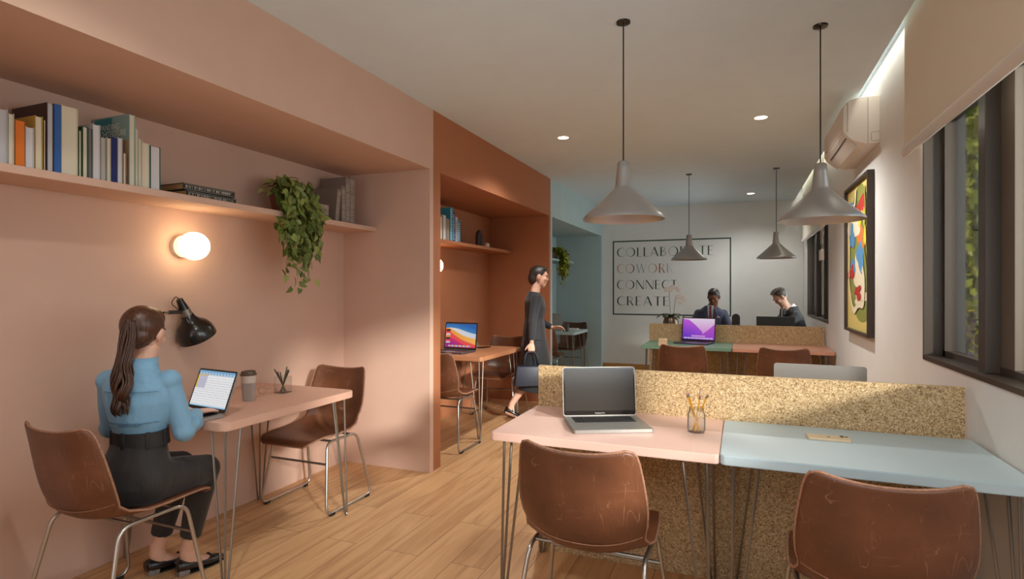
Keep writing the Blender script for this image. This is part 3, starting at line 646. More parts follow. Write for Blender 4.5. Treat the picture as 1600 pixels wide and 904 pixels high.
# terracotta bay shelf
OB = [(4.66, 4.785, .217, (120, 130, 70), CR, False, 'thick olive book at the left end of the terracotta shelf'), (4.79, 4.85, .240, (206, 200, 190), WH, False, 'white-paged book second on the terracotta shelf'), (4.853, 4.93, .214, (140, 120, 100), (150, 140, 126), False, 'tan book with dark print third on the terracotta shelf'),
 (4.935, 4.985, .330, (60, 160, 190), CR, True, 'tallest turquoise-spined book on the terracotta shelf'), (4.988, 5.038, .290, (28, 60, 130), CR, True, 'dark blue-spined book right of the turquoise one'), (5.042, 5.092, .249, (206, 206, 200), WH, True, 'white-spined book on the terracotta shelf'), (5.096, 5.15, .224, (40, 140, 180), CR, True, 'bright blue lettered book at the right end of the terracotta row')]
for y0, y1, h, c, pg, so, lab in OB:
    t = book(lab, y0, y1, h, .2, c, pg, 'books on the terracotta shelf', spine_out=so)
    if so:
        bm = BM(); rn = random.Random(int(h*999)); z = .02; w_ = (y1-y0)/2-.006
        while z < h-.03: add_box(bm, -.0001, .0006, -w_, w_*rn.uniform(0, 1), z, z+.006); add_box(bm, -.0001, .0006, -w_, -w_+.006, z, z+.014); z += .02
        obj('spine_lettering', bm, mat('print_white' if c[0] < 150 else 'print_navy', (40, 50, 100), .5), t)
t = thing('arch_sculpture', 'small charcoal arch sculpture on the terracotta shelf', 'ornament', (-2.70, 5.74, 1.836), R(12))
bm = BM(); tube(bm, [(0, .06*math.cos(R(a)), .105+.06*math.sin(R(a))) for a in range(0, 181, 12)][::-1][:0] + [(0, -.062, 0), (0, -.062, .09)]+[(0, .062*math.cos(R(a)), .10+.062*math.sin(R(a))) for a in range(170, 0, -15)]+[(0, .062, .09), (0, .062, 0)], .027, 14)
obj('arch', bm, mat('charcoal_ceramic', (58, 48, 44), .6), t, smooth='all')
bm = BM(); ell(bm, (0, 0, .03), (.033, .033, .03)); tag(obj('ceramic_ball', bm, mat('cream_ceramic', (214, 186, 160), .5), None, smooth='all', loc=(-2.68, 5.90, 1.836)), 'small cream ball ornament beside the arch sculpture', 'ornament')

# ------------------------------------------------------------------ trailing plants
def leaf(bm, p, d, nrm, L_, rn, mi=0):
    d = d.normalized(); s = d.cross(nrm).normalized(); n_ = s.cross(d).normalized(); W_ = L_*.42
    prof = [(0, .0), (-.10, .55), (.12, .95), (.38, .92), (.68, .58), (.88, .25), (1.03, 0)]
    mid = [bm.verts.new(p+d*L_*max(a, 0)+n_*L_*(-.16*a*a)) for a, b in prof]
    for sg in (-1, 1):
        ed = [bm.verts.new(p+d*L_*a+s*sg*W_*b+n_*L_*(.10*b-.16*a*a)) for a, b in prof[1:-1]]
        f = [bm.faces.new((mid[0], mid[1], ed[0]))]
        for k in range(len(ed)-1): f.append(bm.faces.new((mid[k+1], mid[k+2], ed[k+1], ed[k])))
        f.append(bm.faces.new((mid[-2], mid[-1], ed[-1])))
        for q in f: q.material_index = mi; q.smooth = True
def plant(lab, loc, seed, cols_, nv, hang, L_, dens, spread, potcol, top=.13):
    rn = random.Random(seed); t = thing('trailing_plant', lab, 'plant', loc, 0, None)
    bm = BM(); lathe(bm, [(0, 0), (.05, 0), (.07, .11), (.074, .115), (.074, .125), (.064, .125), (.062, .11), (0, .11)], 28); obj('pot', bm, mat('pot_%d_%d_%d' % potcol, potcol, .7), t, smooth=True)
    sb = BM(); lb = BM()
    for v in range(nv):
        a = rn.uniform(-1, 1); dy = a*spread; xf_ = rn.uniform(.10, .19); bottom = -rn.uniform(.25, 1)*hang*(1-.45*abs(a))
        tz = .12+rn.uniform(.02, top); P = [Vector((0, 0, .11)), Vector((xf_*.35, dy*.35, tz)), Vector((xf_*.85, dy*.8, tz*.75)), Vector((xf_+.02, dy, .0)), Vector((xf_+rn.uniform(-.02, .03), dy*1.05+rn.uniform(-.02, .02), bottom*.5)), Vector((xf_+rn.uniform(-.03, .03), dy+rn.uniform(-.05, .04), bottom))]
        P = rounded(P, .08, 5); tube(sb, P, .0016, 4)
        for i in range(2, len(P)):
            for _ in range(dens):
                if rn.random() < .62:
                    p = P[i]+Vector((rn.uniform(-.025, .03), rn.uniform(-.035, .035), rn.uniform(-.02, .02)))
                    d = Vector((rn.uniform(-.1, .6), rn.uniform(-.8, .8), rn.uniform(-1.2, .1))); nr = Vector((1, rn.uniform(-.6, .6), rn.uniform(0, 1)))
                    leaf(lb, p, d, nr, L_*rn.uniform(.6, 1.15), rn, rn.choice((0, 0, 1, 2)))
    for _ in range(int(46*dens)):
        a = rn.uniform(0, 6.28); el = rn.uniform(.1, 1.4); r_ = rn.uniform(.06, .15)*spread/.14
        p = Vector((math.cos(a)*math.cos(el)*r_*.75+.01, math.sin(a)*math.cos(el)*r_, .12+math.sin(el)*r_*top/.13))
        leaf(lb, p, Vector((math.cos(a), math.sin(a), rn.uniform(-.9, .3))), Vector((.5, 0, 1)), L_*rn.uniform(.6, 1.1), rn, rn.choice((0, 1, 2)))
    obj('vines', sb, mat('vine_brown_green', (104, 96, 52), .7), t); ms = [mat('leaf_%d_%d_%d' % c, c, .45, var=.15, vscale=12) for c in cols_]
    obj('leaves', lb, ms, t); return t
plant('trailing heart-leaved green plant hanging over the edge of the pink shelf', (-2.735, 2.83, 1.836), 7, [(112, 126, 58), (86, 102, 44), (140, 148, 78)], 34, .56, .056, 2, .135, (120, 66, 46), .12)
plant('yellow-green trailing plant in a pale pot on the teal shelf', (-2.735, 8.60, 1.836), 11, [(150, 152, 40), (120, 128, 36), (170, 168, 60)], 40, .44, .05, 3, .12, (190, 160, 140), .08)

# ------------------------------------------------------------------ screens and laptops
def screen(bm, w_, h_, fn, y, z0, nx=168, nz=108):
    col = bm.loops.layers.float_color.new('Col'); V = [[bm.verts.new((-w_/2+w_*i/nx, y, z0+h_*j/nz)) for i in range(nx+1)] for j in range(nz+1)]
    for j in range(nz):
        for i in range(nx):
            f = bm.faces.new((V[j][i], V[j][i+1], V[j+1][i+1], V[j+1][i]))
            for lp, (a, b) in zip(f.loops, ((i, j), (i+1, j), (i+1, j+1), (i, j+1))):
                c = fn((i+.5)/nx if fn.flat else a/nx, (j+.5)/nz if fn.flat else b/nz); lp[col] = (lin(c[0]), lin(c[1]), lin(c[2]), 1)
def scr_mat():
    m, nt, b, tc, N, L = nodes('lit_screen'); a = N('ShaderNodeAttribute'); a.attribute_name = 'Col'
    b.inputs['Base Color'].default_value = (.01, .01, .01, 1); b.inputs['Roughness'].default_value = .12; L(a.outputs['Color'], b.inputs['Emission Color']); b.inputs['Emission Strength'].default_value = .95
    return m
SCR = scr_mat()
def mixc(a, b, t_): t_ = max(0, min(1, t_)); return tuple(a[k]+(b[k]-a[k])*t_ for k in range(3))
def doc(u, v):
    if v > .94: return (120, 170, 210)
    if v > .88: return (168, 202, 226) if int(u*60) % 5 else (110, 130, 150)
    if v > .855: return (226, 180, 70) if u < .28 else (214, 220, 226)
    if u < .035 and v > .5: return (230, 190, 60)
    if u < .27 and v > .5: return (196, 196, 212) if (int(u*70)+int(v*46)) % 4 else (160, 162, 190)
    if v < .04: return (150, 196, 226)
    if int(v*46) % 3 == 0 and (int(u*56)*7+int(v*46)*13) % 11 < 8: return (206, 208, 212)
    return (236, 236, 238)
doc.flat = True
def waves(u, v):
    if v > .97: return (60, 60, 70)
    if .03 < v < .09 and .12 < u < .85: return [(220, 220, 230), (90, 160, 230), (230, 90, 80), (240, 190, 60), (110, 200, 120)][int(u*40) % 5]
    if .02 < u < .16 and .18 < v < .75: return [(40, 40, 46), (210, 150, 60), (200, 200, 205), (226, 60, 70)][int(v*12) % 4]
    c1 = .80-.18*u+.05*math.sin(u*5); c2 = .80-.45*u+.04*math.sin(u*6+1); c3 = .72-.62*u+.05*math.sin(u*5+2); c4 = .42-.42*u+.04*math.sin(u*7)
    if v > c1: return mixc((60, 130, 190), (30, 96, 170), (v-c1)*4)
    if v > c2: return mixc((226, 214, 200), (200, 210, 225), u)
    if v > c3: return mixc((236, 150, 60), (240, 176, 90), u)
    if v > c4: return mixc((232, 84, 70), (226, 66, 96), (c3-v)*4)
    return mixc((206, 40, 110), (150, 40, 130), (c4-v)*4)
waves.flat = False
def purple(u, v):
    if v > .965: return (226, 200, 220)
    if .03 < v < .10 and .03 < u < .97: return [(225, 225, 235), (120, 150, 230), (230, 110, 90), (230, 220, 230), (130, 120, 200)][int(u*44) % 5]
    if .13 < v < .20 and .28 < u < .72: return (206, 150, 220)
    c = .95-1.5*max(0, u-.15)**1.25; 
    if v < c and u < .62: return mixc(mixc((84, 50, 190), (120, 60, 200), u*2), (190, 90, 210), v*1.1)
    d = 1.15-1.0*abs(u-.62)
    if v > .25+1.5*abs(u-.60)**1.2: return mixc((206, 130, 206), (226, 214, 232), (v-.2)*1.2)
    return mixc((150, 60, 200), (196, 100, 190), v)
purple.flat = False
def laptop(lab, loc, rz, w_=.349, d_=.24, hs=.235, tilt=8, m=ALU, fn=None, logo=True, back=False, kb=True):
    t = thing('laptop', lab, 'laptop', loc, rz)
    bm = BM(); tb = bmesh.new(); prism(tb, rrect(-w_/2, w_/2, -d_, 0, .012), 'z', .001, .015); bmesh.ops.bevel(tb, geom=[e for e in tb.edges if abs(e.verts[0].co.z-e.verts[1].co.z) < 1e-6], offset=.003, segments=2, affect='EDGES'); merge(bm, tb); base = obj('base', bm, m, t, smooth=True)
    bm = BM()
    add_box(bm, -w_*.40, w_*.40, -d_*.49, -d_*.08, .0148, .0153); obj('keyboard', bm, BLACKP, base)
    bm = BM(); nr, nc = 5, 14; kw = w_*.80/nc; kh = d_*.41/nr
    for r_ in range(nr):
        for c_ in range(nc):
            if r_ == 0 and 4 <= c_ <= 8:
                if c_ == 4: add_box(bm, -w_*.4+kw*4+.001, -w_*.4+kw*9-.001, -d_*.49+.001, -d_*.49+kh-.001, .0152, .0166)
                continue
            add_box(bm, -w_*.4+kw*c_+.0012, -w_*.4+kw*(c_+1)-.0012, -d_*.49+kh*r_+.0012, -d_*.49+kh*(r_+1)-.0012, .0152, .0166)
    obj('keys', bm, mat('key_black', (34, 32, 32), .5), base)
    bm = BM(); add_box(bm, -w_*.17, w_*.17, -d_*.95, -d_*.55, .0149, .0152); obj('trackpad', bm, mat('trackpad_grey', (150, 147, 142), .3, .4), base)
    M = Matrix.Translation((0, -.002, .0155)) @ Matrix.Rotation(R(-tilt), 4, 'X')
    bm = BM(); tb = bmesh.new(); prism(tb, rrect(-w_/2, w_/2, 0, hs, .012), 'y', 0, .0065); merge(bm, tb, M); lid = obj('lid', bm, m, t, smooth=True)
    bm = BM(); tb = bmesh.new(); prism(tb, rrect(-w_/2+.003, w_/2-.003, .004, hs-.003, .010), 'y', -.0008, 0.0002); merge(bm, tb, M); obj('bezel', bm, DARKG, lid)
    if fn:
        tb = bmesh.new(); screen(tb, w_-.022, hs-.030, fn, -.0012, .020); bmesh.ops.transform(tb, matrix=M, verts=tb.verts); sc_ = obj('screen', tb, SCR, lid)
    else:
        bm = BM(); tb = bmesh.new(); add_box(tb, -w_/2+.009, w_/2-.009, -.0012, -.0007, .024, hs-.010); merge(bm, tb, M); obj('screen', bm, mat('screen_off', (50, 45, 41), .16, spec=.5), lid)
    if logo: 
        o = text_mesh('bezel_lettering', 'MacBook Pro', .0085, mat('bezel_letter', (190, 186, 182), .5), lid, (0, 0, 0), (0, 0, 0), .0002); o.matrix_local = M @ Matrix.Translation((0, -.0012, .010)) @ Matrix.Rotation(R(90), 4, 'X')
    if back:
        bm = BM(); ell(bm, (0, .0068, hs*.5), (.018, .0006, .02)); bmesh.ops.transform(bm, matrix=M, verts=bm.verts); obj('lid_emblem', bm, BLACKP, lid)
    return t
laptop('open silver laptop with black switched-off screen on the pale pink desk', (-.607, 2.612, .75), R(26), .345, .268, .226, 7, ALU, None)
laptop('open silver laptop showing a document, in front of the woman in blue', (-2.405, 2.0, .75), R(-7), .30, .165, .205, 20, ALU, doc, False)
laptop('dark laptop with colourful wave wallpaper on the terracotta table', (-2.575, 5.02, .75), R(-4), .37, .26, .27, 8, ALUD, waves, False)
laptop('dark laptop with purple wallpaper on the sage green desk', (-.448, 6.86, .75), R(-14), .385, .29, .272, 8, ALUD, purple, False)
laptop('silver laptop seen from behind, its lid rising above the near cork divider', (.345, 3.02, .75), R(178), .385, .24, .236, 3, ALU, None, False)
laptop('silver laptop with dark emblem seen from behind on the teal table', (-2.62, 8.08, .75), R(180), .34, .22, .25, 10, mat('light_grey_plastic', (176, 172, 170), .5), None, False, True)

# ------------------------------------------------------------------ table items
def pencil(bm, p0, p1, r=.0036): tube(bm, [p0, p1], r, 6)
def pencil_pot(kind, lab, loc, wall, n, seed, lens, colr, eraser=False, r0=.03, h=.1, sq=False, grp=None, dark=False):
    t = thing(kind, lab, 'pencil holder', loc)
    if sq:
        bm = BM(); s = r0
        for a in ((-s, s, -s, -s+.003), (-s, s, s-.003, s), (-s, -s+.003, -s+.003, s-.003), (s-.003, s, -s+.003, s-.003)): add_box(bm, a[0], a[1], a[2], a[3], .003, h)
        add_box(bm, -s, s, -s, s, 0, .003); obj('cup', bm, wall, t)
    else:
        bm = BM(); lathe(bm, [(0, 0), (r0*.95, 0), (r0*1.08, .01), (r0*1.08, h*.72), (r0*.86, h*.84), (r0*.86, h), (r0*.82, h), (r0*.82, h*.84), (r0*1.02, h*.71), (r0*1.02, .012), (r0*.9, .004), (0, .004)], 28); obj('jar', bm, wall, t, smooth=True)
        bm = BM(); 
        for zz in (.86, .93): tube(bm, [(r0*.88*math.cos(R(a)), r0*.88*math.sin(R(a)), h*zz) for a in range(0, 360, 20)], .0012, 5, closed=True)
        obj('jar_thread', bm, wall, t, smooth=True)
    rn = random.Random(seed)
    for k in range(n):
        a = 6.28*k/n+rn.uniform(-.3, .3); L_ = lens[k % len(lens)]; b0 = Vector((-math.cos(a)*r0*.45, -math.sin(a)*r0*.45, .006)); tp = Vector((math.cos(a)*r0*.72, math.sin(a)*r0*.72, h)); dr = (tp-b0).normalized(); e = b0+dr*L_
        nm = ('yellow pencil' if colr[k % len(colr)][0] > 200 else 'dark pencil')
        o = thing('pencil', nm+' standing in the '+lab, 'pencil', loc, 0, nm+'s in the '+lab[:60]); 
        bm = BM(); pencil(bm, b0, e-dr*.018); obj('pencil_body', bm, mat('pencil_%d_%d_%d' % colr[k % len(colr)], colr[k % len(colr)], .4), o, smooth=True)
        if eraser:
            bm = BM(); tube(bm, [e-dr*.018, e-dr*.007], .0039, 8); obj('ferrule', bm, STEEL, o); bm = BM(); tube(bm, [e-dr*.007, e], .0036, 8); obj('eraser', bm, mat('eraser_pink', (214, 140, 130), .7), o)
        else:
            bm = BM(); loft(bm, [tuple(e-dr*.018)+(.0036,), tuple(e)+(.0005,)], None, 6); obj('pencil_tip', bm, mat('pencil_wood', (206, 176, 140), .7), o)
    return t
pencil_pot('glass_jar', 'glass jar of yellow pencils on the pale pink desk', (-.172, 2.53, .75), JARG, 5, 3, (.17, .178, .165, .172), [(236, 170, 50), (240, 180, 60), (232, 160, 44)], True, .034, .105)
pencil_pot('acrylic_pencil_cup', 'square clear cup of dark pencils on the dusty pink table', (-2.50, 2.60, .75), JARG, 6, 8, (.165, .15, .17, .145), [(66, 54, 50), (52, 44, 42), (70, 76, 56)], False, .036, .095, True)
pencil_pot('glass_jar', 'glass jar of pencils behind the near cork divider', (-.62, 3.17, .75), JARG, 4, 5, (.17, .165), [(206, 200, 196)], True, .03, .09)
pencil_pot('pencil_cup', 'dark grey cup of pens on the teal table', (-2.36, 7.99, .75), mat('dark_grey_cup', (86, 84, 82), .5), 4, 9, (.17, .16), [(150, 140, 130), (70, 70, 70)], False, .036, .10, True)
# coffee cup
t = thing('coffee_cup', 'ribbed grey paper coffee cup with brown lid on the dusty pink table', 'coffee cup', (-2.487, 2.335, .75))
bm = BM(); n = 72; tb = bmesh.new(); rings = []
for z_, r_ in ((0, .027), (.003, .0285), (.10, .036)):
    rings.append([tb.verts.new(((r_+.0011*(1 if k % 2 else -1))*math.cos(2*PI*k/n), (r_+.0011*(1 if k % 2 else -1))*math.sin(2*PI*k/n), z_)) for k in range(n)])
for a, b in zip(rings, rings[1:]):
    for k in range(n): tb.faces.new((a[k], a[(k+1) % n], b[(k+1) % n], b[k]))
tb.faces.new(rings[0][::-1]); tb.faces.new(rings[-1]); merge(bm, tb); obj('cup', bm, mat('ribbed_grey_paper', (160, 146, 138), .6), t)
bm = BM(); lathe(bm, [(0, .098), (.0365, .098), (.0375, .112), (.0395, .138), (.0398, .141), (0, .141)], 40); obj('cup_band', bm, mat('cream_paper', (196, 180, 168), .6), t, smooth=True)
bm = BM(); lathe(bm, [(0, .139), (.042, .139), (.0435, .143), (.042, .148), (.038, .150), (.0365, .160), (.034, .162), (.031, .158), (0, .157)], 40); obj('lid', bm, mat('brown_lid', (86, 66, 54), .4), t, smooth=True)
# spectacles
t = thing('spectacles', 'pair of clear-framed spectacles between the coffee cup and the pencil cup', 'glasses', (-2.60, 2.50, .75), R(20))
bm = BM()
for s in (-1, 1):
    tube(bm, [(s*.033+.024*math.cos(R(a)), .0, .022+.018*math.sin(R(a))) for a in range(0, 360, 20)], .0018, 5, closed=True)
tube(bm, [(-.009, 0, .026), (0, 0, .030), (.009, 0, .026)], .0018, 5); obj('rims', bm, mat('horn_frame', (168, 148, 136), .3), t, smooth='all')
for s in (-1, 1):
    bm = BM(); tube(bm, [(s*.058, 0, .028), (s*.060, .05, .024), (s*.058, .13, .004)], .0018, 5); obj('temple', bm, mat('horn_frame', (168, 148, 136), .3), t, smooth='all')
# phones and small things
def phone(lab, loc, rz, m, cams=True):
    t = thing('phone', lab, 'phone', loc, rz); tb = bmesh.new(); prism(tb, rrect(-.078, .078, -.038, .038, .010), 'z', 0, .0085); bmesh.ops.bevel(tb, geom=[e for e in tb.edges if abs(e.verts[0].co.z-e.verts[1].co.z) < 1e-6], offset=.002, segments=2, affect='EDGES'); obj('body', tb, m, t, smooth=True)
    if cams:
        bm = BM(); prism(bm, rrect(.040, .074, -.004, .034, .008), 'z', .0085, .0098); c_ = obj('camera_bump', bm, mat('phone_cream_glass', (224, 206, 176), .25), t)
        for x, y in ((.050, .006), (.050, .024), (.065, .015)):
            bm = BM(); lathe(bm, [(0, .0098), (.006, .0098), (.0065, .0108), (0, .0108)], 16, x, y); obj('camera_lens', bm, BLACKM, c_)
        bm = BM(); ell(bm, (0, 0, .0086), (.006, .007, .0003)); obj('emblem', bm, BLACKP, t)
    return t
phone('cream phone lying face down on the pale blue desk', (.332, 2.605, .75), R(1), mat('phone_cream', (222, 200, 168), .3))
phone('black phone lying on the terracotta table', (-2.50, 5.42, .75), R(70), BLACKM, False)
t = thing('espresso_cup', 'small pale cup beside the laptop on the terracotta table', 'cup', (-2.56, 5.32, .75)); bm = BM(); lathe(bm, [(0, 0), (.024, 0), (.031, .06), (.029, .06), (.023, .004), (0, .004)], 24); obj('body', bm, mat('pale_sage_ceramic', (160, 164, 140), .4), t, smooth=True)
bm = BM(); tube(bm, rounded([(.028, 0, .05), (.048, 0, .048), (.046, 0, .016), (.026, 0, .016)], .012, 5), .003, 6); obj('handle', bm, mat('pale_sage_ceramic', (160, 164, 140), .4), t, smooth='all')
bm = BM(); add_box(bm, -.045, .045, -.04, .04, 0, .078, .004); tag(obj('wooden_cube_clock', bm, mat('pale_wood', (206, 178, 142), .6, var=.08, vscale=40), None, loc=(-.775, 6.33, .75)), 'small pale wooden cube on the sage green desk', 'desk clock')
for k, (lab, w_, c_) in enumerate((('cream magazine under the white one on the teal table', .30, (214, 206, 196)), ('white magazine on top of the cream one on the teal table', .24, (225, 225, 225)))):
    t = thing('magazine', lab, 'magazine', (-2.36, 8.27, .75+.014*k), R(8*k)); bm = BM(); add_box(bm, -.1, .1, -w_/2, w_/2, .0015, .0115); obj('pages', bm, PAPER, t); bm = BM(); add_box(bm, -.102, .102, -w_/2-.002, w_/2+.002, 0, .0015); add_box(bm, -.102, .102, -w_/2-.002, w_/2+.002, .0115, .013); obj('cover', bm, mat('mag_%d' % c_[0], c_, .4), t)
# desk lamp on the dusty pink table
t = thing('desk_lamp', 'black bell-shaped desk lamp with long arm on the dusty pink table', 'desk lamp', (-2.83, 2.02, .75))
bm = BM(); lathe(bm, [(0, 0), (.07, 0), (.07, .012), (.06, .02), (0, .022)], 32); obj('base', bm, BLACKM, t, smooth=True)
bm = BM(); tube(bm, [(0, 0, .02), (0, 0, .50)], .007, 10); obj('pole', bm, BLACKM, t, smooth=True)
bm = BM(); tube(bm, [(0, -.03, .483), (0, .09, .483)], .0045, 8); obj('arm', bm, BLACKM, t, smooth=True)
bm = BM(); tube(bm, [(0, .08, .483), (0, .115, .483)], .0055, 8); obj('arm_sleeve', bm, STEEL, t, smooth=True)
bm = BM(); add_box(bm, -.010, .010, .11, .220, .473, .493, .002); ell(bm, (0, 0, .483), (.012, .012, .02)); obj('joint_bar', bm, BLACKM, t, smooth=True)
M = Matrix.Translation((0, .205, .483)) @ Matrix.Rotation(R(28), 4, 'X') @ Matrix.Scale(.93, 4)
bm = BM(); lathe(bm, [(0, .085), (.018, .085), (.027, .022), (.028, .018), (0, .018)], 28, M=M); hs_ = obj('shade_cap', bm, BLACKM, t, smooth=True)
bm = BM(); lathe(bm, [(0, .018), (.029, .018), (.033, -.022), (0, -.022)], 28, M=M); obj('collar', bm, STEEL, t, smooth=True)
bm = BM(); lathe(bm, [(.034, -.02), (.040, -.045), (.056, -.068), (.083, -.09), (.100, -.12), (.107, -.155), (.108, -.178), (.105, -.178), (.103, -.152), (.096, -.122), (.079, -.094), (.052, -.073), (.034, -.05), (0, -.045)], 40, M=M); obj('shade', bm, BLACKM, t, smooth=True)
bm = BM(); tube(bm, rounded([M @ Vector((0, 0, .085)), M @ Vector((0, -.01, .11)), M @ Vector((0, -.06, .09)), Vector((0, .17, .493))], .03, 6), .0025, 6); obj('cable', bm, BLACKP, t, smooth='all')
bm = BM(); ell(bm, M @ Vector((0, 0, -.10)), (.028, .028, .035)); obj('bulb', bm, WHITEP, t, smooth='all')
# reception desk things
t = thing('orchid', 'white orchid in a glass pot behind the far cork divider', 'potted orchid', (-.80, 7.30, .75))
bm = BM(); lathe(bm, [(0, 0), (.05, 0), (.085, .05), (.10, .13), (.092, .22), (.07, .27), (.066, .27), (.088, .21), (.095, .13), (.08, .055), (.045, .006), (0, .006)], 32); obj('pot', bm, mat('bronze_glass_pot', (110, 92, 74), .15, .5), t, smooth=True)
bm = BM(); rn = random.Random(5)
for a in (10, 60, 130, 185, 250, 310, 350, 160):
    d = Vector((math.cos(R(a)), math.sin(R(a)), 0)); tb = bmesh.new(); P = [Vector((0, 0, .25))+d*.16*q*1.1+Vector((0, 0, .07*math.sin(q*2.6)-.03*q*q)) for q in (0, .2, .4, .6, .8, 1)]
    loft(tb, [tuple(p)+(w_, .003) for p, w_ in zip(P, (.012, .026, .034, .032, .022, .004))], Vector((-d.y, d.x, 0)), 8); merge(bm, tb)
obj('leaves', bm, mat('orchid_leaf', (64, 74, 48), .4), t, smooth='all')
bm = BM(); S1 = rounded([(0, 0, .25), (-.015, 0, .45), (-.02, 0, .60), (.02, 0, .66), (.09, 0, .62)], .08, 6); S2 = rounded([(.03, 0, .25), (.045, .0, .42), (.06, 0, .52), (.11, 0, .55), (.16, 0, .50)], .08, 6); tube(bm, S1, .0035, 6); tube(bm, S2, .0035, 6); obj('stems', bm, mat('orchid_stem', (120, 112, 84), .6), t, smooth='all')
PET = mat('orchid_petal', (226, 218, 214), .5)
for p in [S1[k] for k in (-1, -4, -7, -10)]+[S2[k] for k in (-1, -4, -8)]+[Vector((-.05, -.02, .62)), Vector((.12, -.03, .47))]:
    bm = BM(); c = Vector(p)+Vector((0, -.015, -.01))
    for k in range(5):
        a = R(90+72*k); ell(bm, c+Vector((math.cos(a)*.017, 0, math.sin(a)*.017)), (.014, .003, .017), (0, -a+R(90), 0), 8, 6)
    ell(bm, c+Vector((0, -.006, 0)), (.006, .006, .006), seg=8, rings=6); obj('flower', bm, PET, t, smooth='all')
t = thing('speaker', 'black rounded desk speaker with ribbed base behind the far cork divider', 'speaker', (-.045, 7.3, .75))
bm = BM(); prism(bm, [(-.046, .17), (-.046, .27)]+[(.046*math.cos(R(a)), .275+.046*math.sin(R(a))) for a in range(170, 0, -15)]+[(.046, .27), (.046, .17)], 'y', -.04, .04, .004); obj('cabinet', bm, mat('speaker_fabric', (48, 44, 42), .8, bump=.4, bscale=900), t, smooth=True)
bm = BM()
for k in range(9): add_box(bm, -.046, .046, -.04, .04, .019*k, .019*k+.013, .003)
add_box(bm, -.038, .038, -.033, .033, 0, .17); obj('ribbed_base', bm, BLACKP, t)
t = thing('monitor', 'black computer monitor seen from behind on the reception desk', 'monitor', (.385, 7.3, .75), R(178))
bm = BM(); add_box(bm, -.205, .205, -.02, .015, .05, .295, .004); obj('housing', bm, BLACKP, t); bm = BM(); add_box(bm, -.03, .03, .015, .03, .0, .15, .003); add_box(bm, -.09, .09, -.07, .07, 0, .012, .003); obj('stand', bm, BLACKP, t)
bm = BM(); add_box(bm, -.195, .195, -.022, -.0195, .06, .285); obj('screen', bm, DARKG, t)
# ------------------------------------------------------------------ garden outside the windows
def tree(lab, loc, h, rad, seed, cols_, nleaf, ls):
    rn = random.Random(seed); t = thing('tree', lab, 'tree', loc, 0, None); bm = BM(); tips = []
    def br(p, d, L_, r_, lv):
        P = [p]; q = Vector(p)
        for k in range(5): d = (d+Vector((rn.uniform(-.22, .22), rn.uniform(-.22, .22), rn.uniform(-.05, .12)))).normalized(); q = q+d*L_/5; q.x = max(q.x, 1.5-loc[0]); P.append(q.copy())
        loft(bm, [tuple(a)+(r_*(1-.11*k),) for k, a in enumerate(P)], None, 7); 
        if lv < 3:
            for k in range(3): br(P[rn.choice((3, 4, 5))], (d+Vector((rn.uniform(-.9, .9), rn.uniform(-.9, .9), rn.uniform(0, .5)))).normalized(), L_*.66, r_*.55, lv+1)
        if lv >= 1: tips.extend(P[2:])
    br(Vector((0, 0, 0)), Vector((0, 0, 1)), h*.42, .07, 0); obj('trunk', bm, mat('tree_bark', (110, 98, 84), .9, var=.3, vscale=14), t, smooth='all')
    lb = BM()
    for k in range(nleaf):
        p = rn.choice(tips)+Vector((rn.gauss(0, rad*.16), rn.gauss(0, rad*.16), rn.gauss(-.1, rad*.16)))
        p.x = max(p.x, 1.4-loc[0]+rn.uniform(0, .3))
        d = Vector((rn.uniform(-1, 1), rn.uniform(-1, 1), rn.uniform(-1.6, .2))).normalized(); s = d.cross(Vector((rn.uniform(-1, 1), rn.uniform(-1, 1), .3))).normalized()*ls*.3; e = d*ls
        f = lb.faces.new([lb.verts.new(p), lb.verts.new(p+e*.4+s), lb.verts.new(p+e), lb.verts.new(p+e*.4-s)]); f.material_index = rn.choice((0, 0, 1, 2))
    obj('foliage', lb, [mat('foliage_%d_%d_%d' % c, c, .5) for c in cols_], t)
YG = [(158, 164, 48), (120, 136, 44), (178, 172, 70)]
tree('yellow-green tree with bare lower trunk outside the large near window', (1.98, 6.3, -.05), 3.6, 1.5, 4, YG, 9000, .11)
tree('darker green tree farther back in the garden', (2.9, 10.4, -.05), 4.6, 1.9, 9, [(104, 122, 50), (80, 100, 56), (140, 148, 64)], 9000, .13)
tree('yellow tree close by the garden wall outside the near window', (2.75, 7.4, -.05), 4.2, 1.7, 14, YG, 8000, .12)
rn = random.Random(2)
for k, (x, y) in enumerate(((1.75, 5.6), (2.3, 6.4), (2.35, 8.3))):
    t = thing('flowering_shrub', ('purple flowering shrub nearest the window, low in the garden', 'yellow and purple flowering shrub in the middle of the garden', 'small flowering shrub farthest back in the garden')[k], 'shrub', (x, y, -.05)); lb = BM()
    for q in range(1500):
        a, b = rn.uniform(0, 6.28), rn.uniform(0, 1)**.5; p = Vector((math.cos(a)*b*.5, math.sin(a)*b*.5, rn.uniform(.1, 1.1)*(1.25-b))); d = Vector((rn.uniform(-1, 1), rn.uniform(-1, 1), rn.uniform(-.3, 1))).normalized(); s = d.cross(Vector((.3, .2, 1))).normalized()*.02
        f = lb.faces.new([lb.verts.new(p), lb.verts.new(p+d*.03+s), lb.verts.new(p+d*.07), lb.verts.new(p+d*.03-s)]); f.material_index = rn.choice((0, 0, 1, 2, 3))
    obj('foliage', lb, [mat('shrub_green', (90, 118, 50), .6), mat('petal_purple', (150, 110, 190), .5), mat('petal_yellow', (226, 190, 70), .5), mat('foliage_150_168_44', (150, 168, 44), .5)], t)

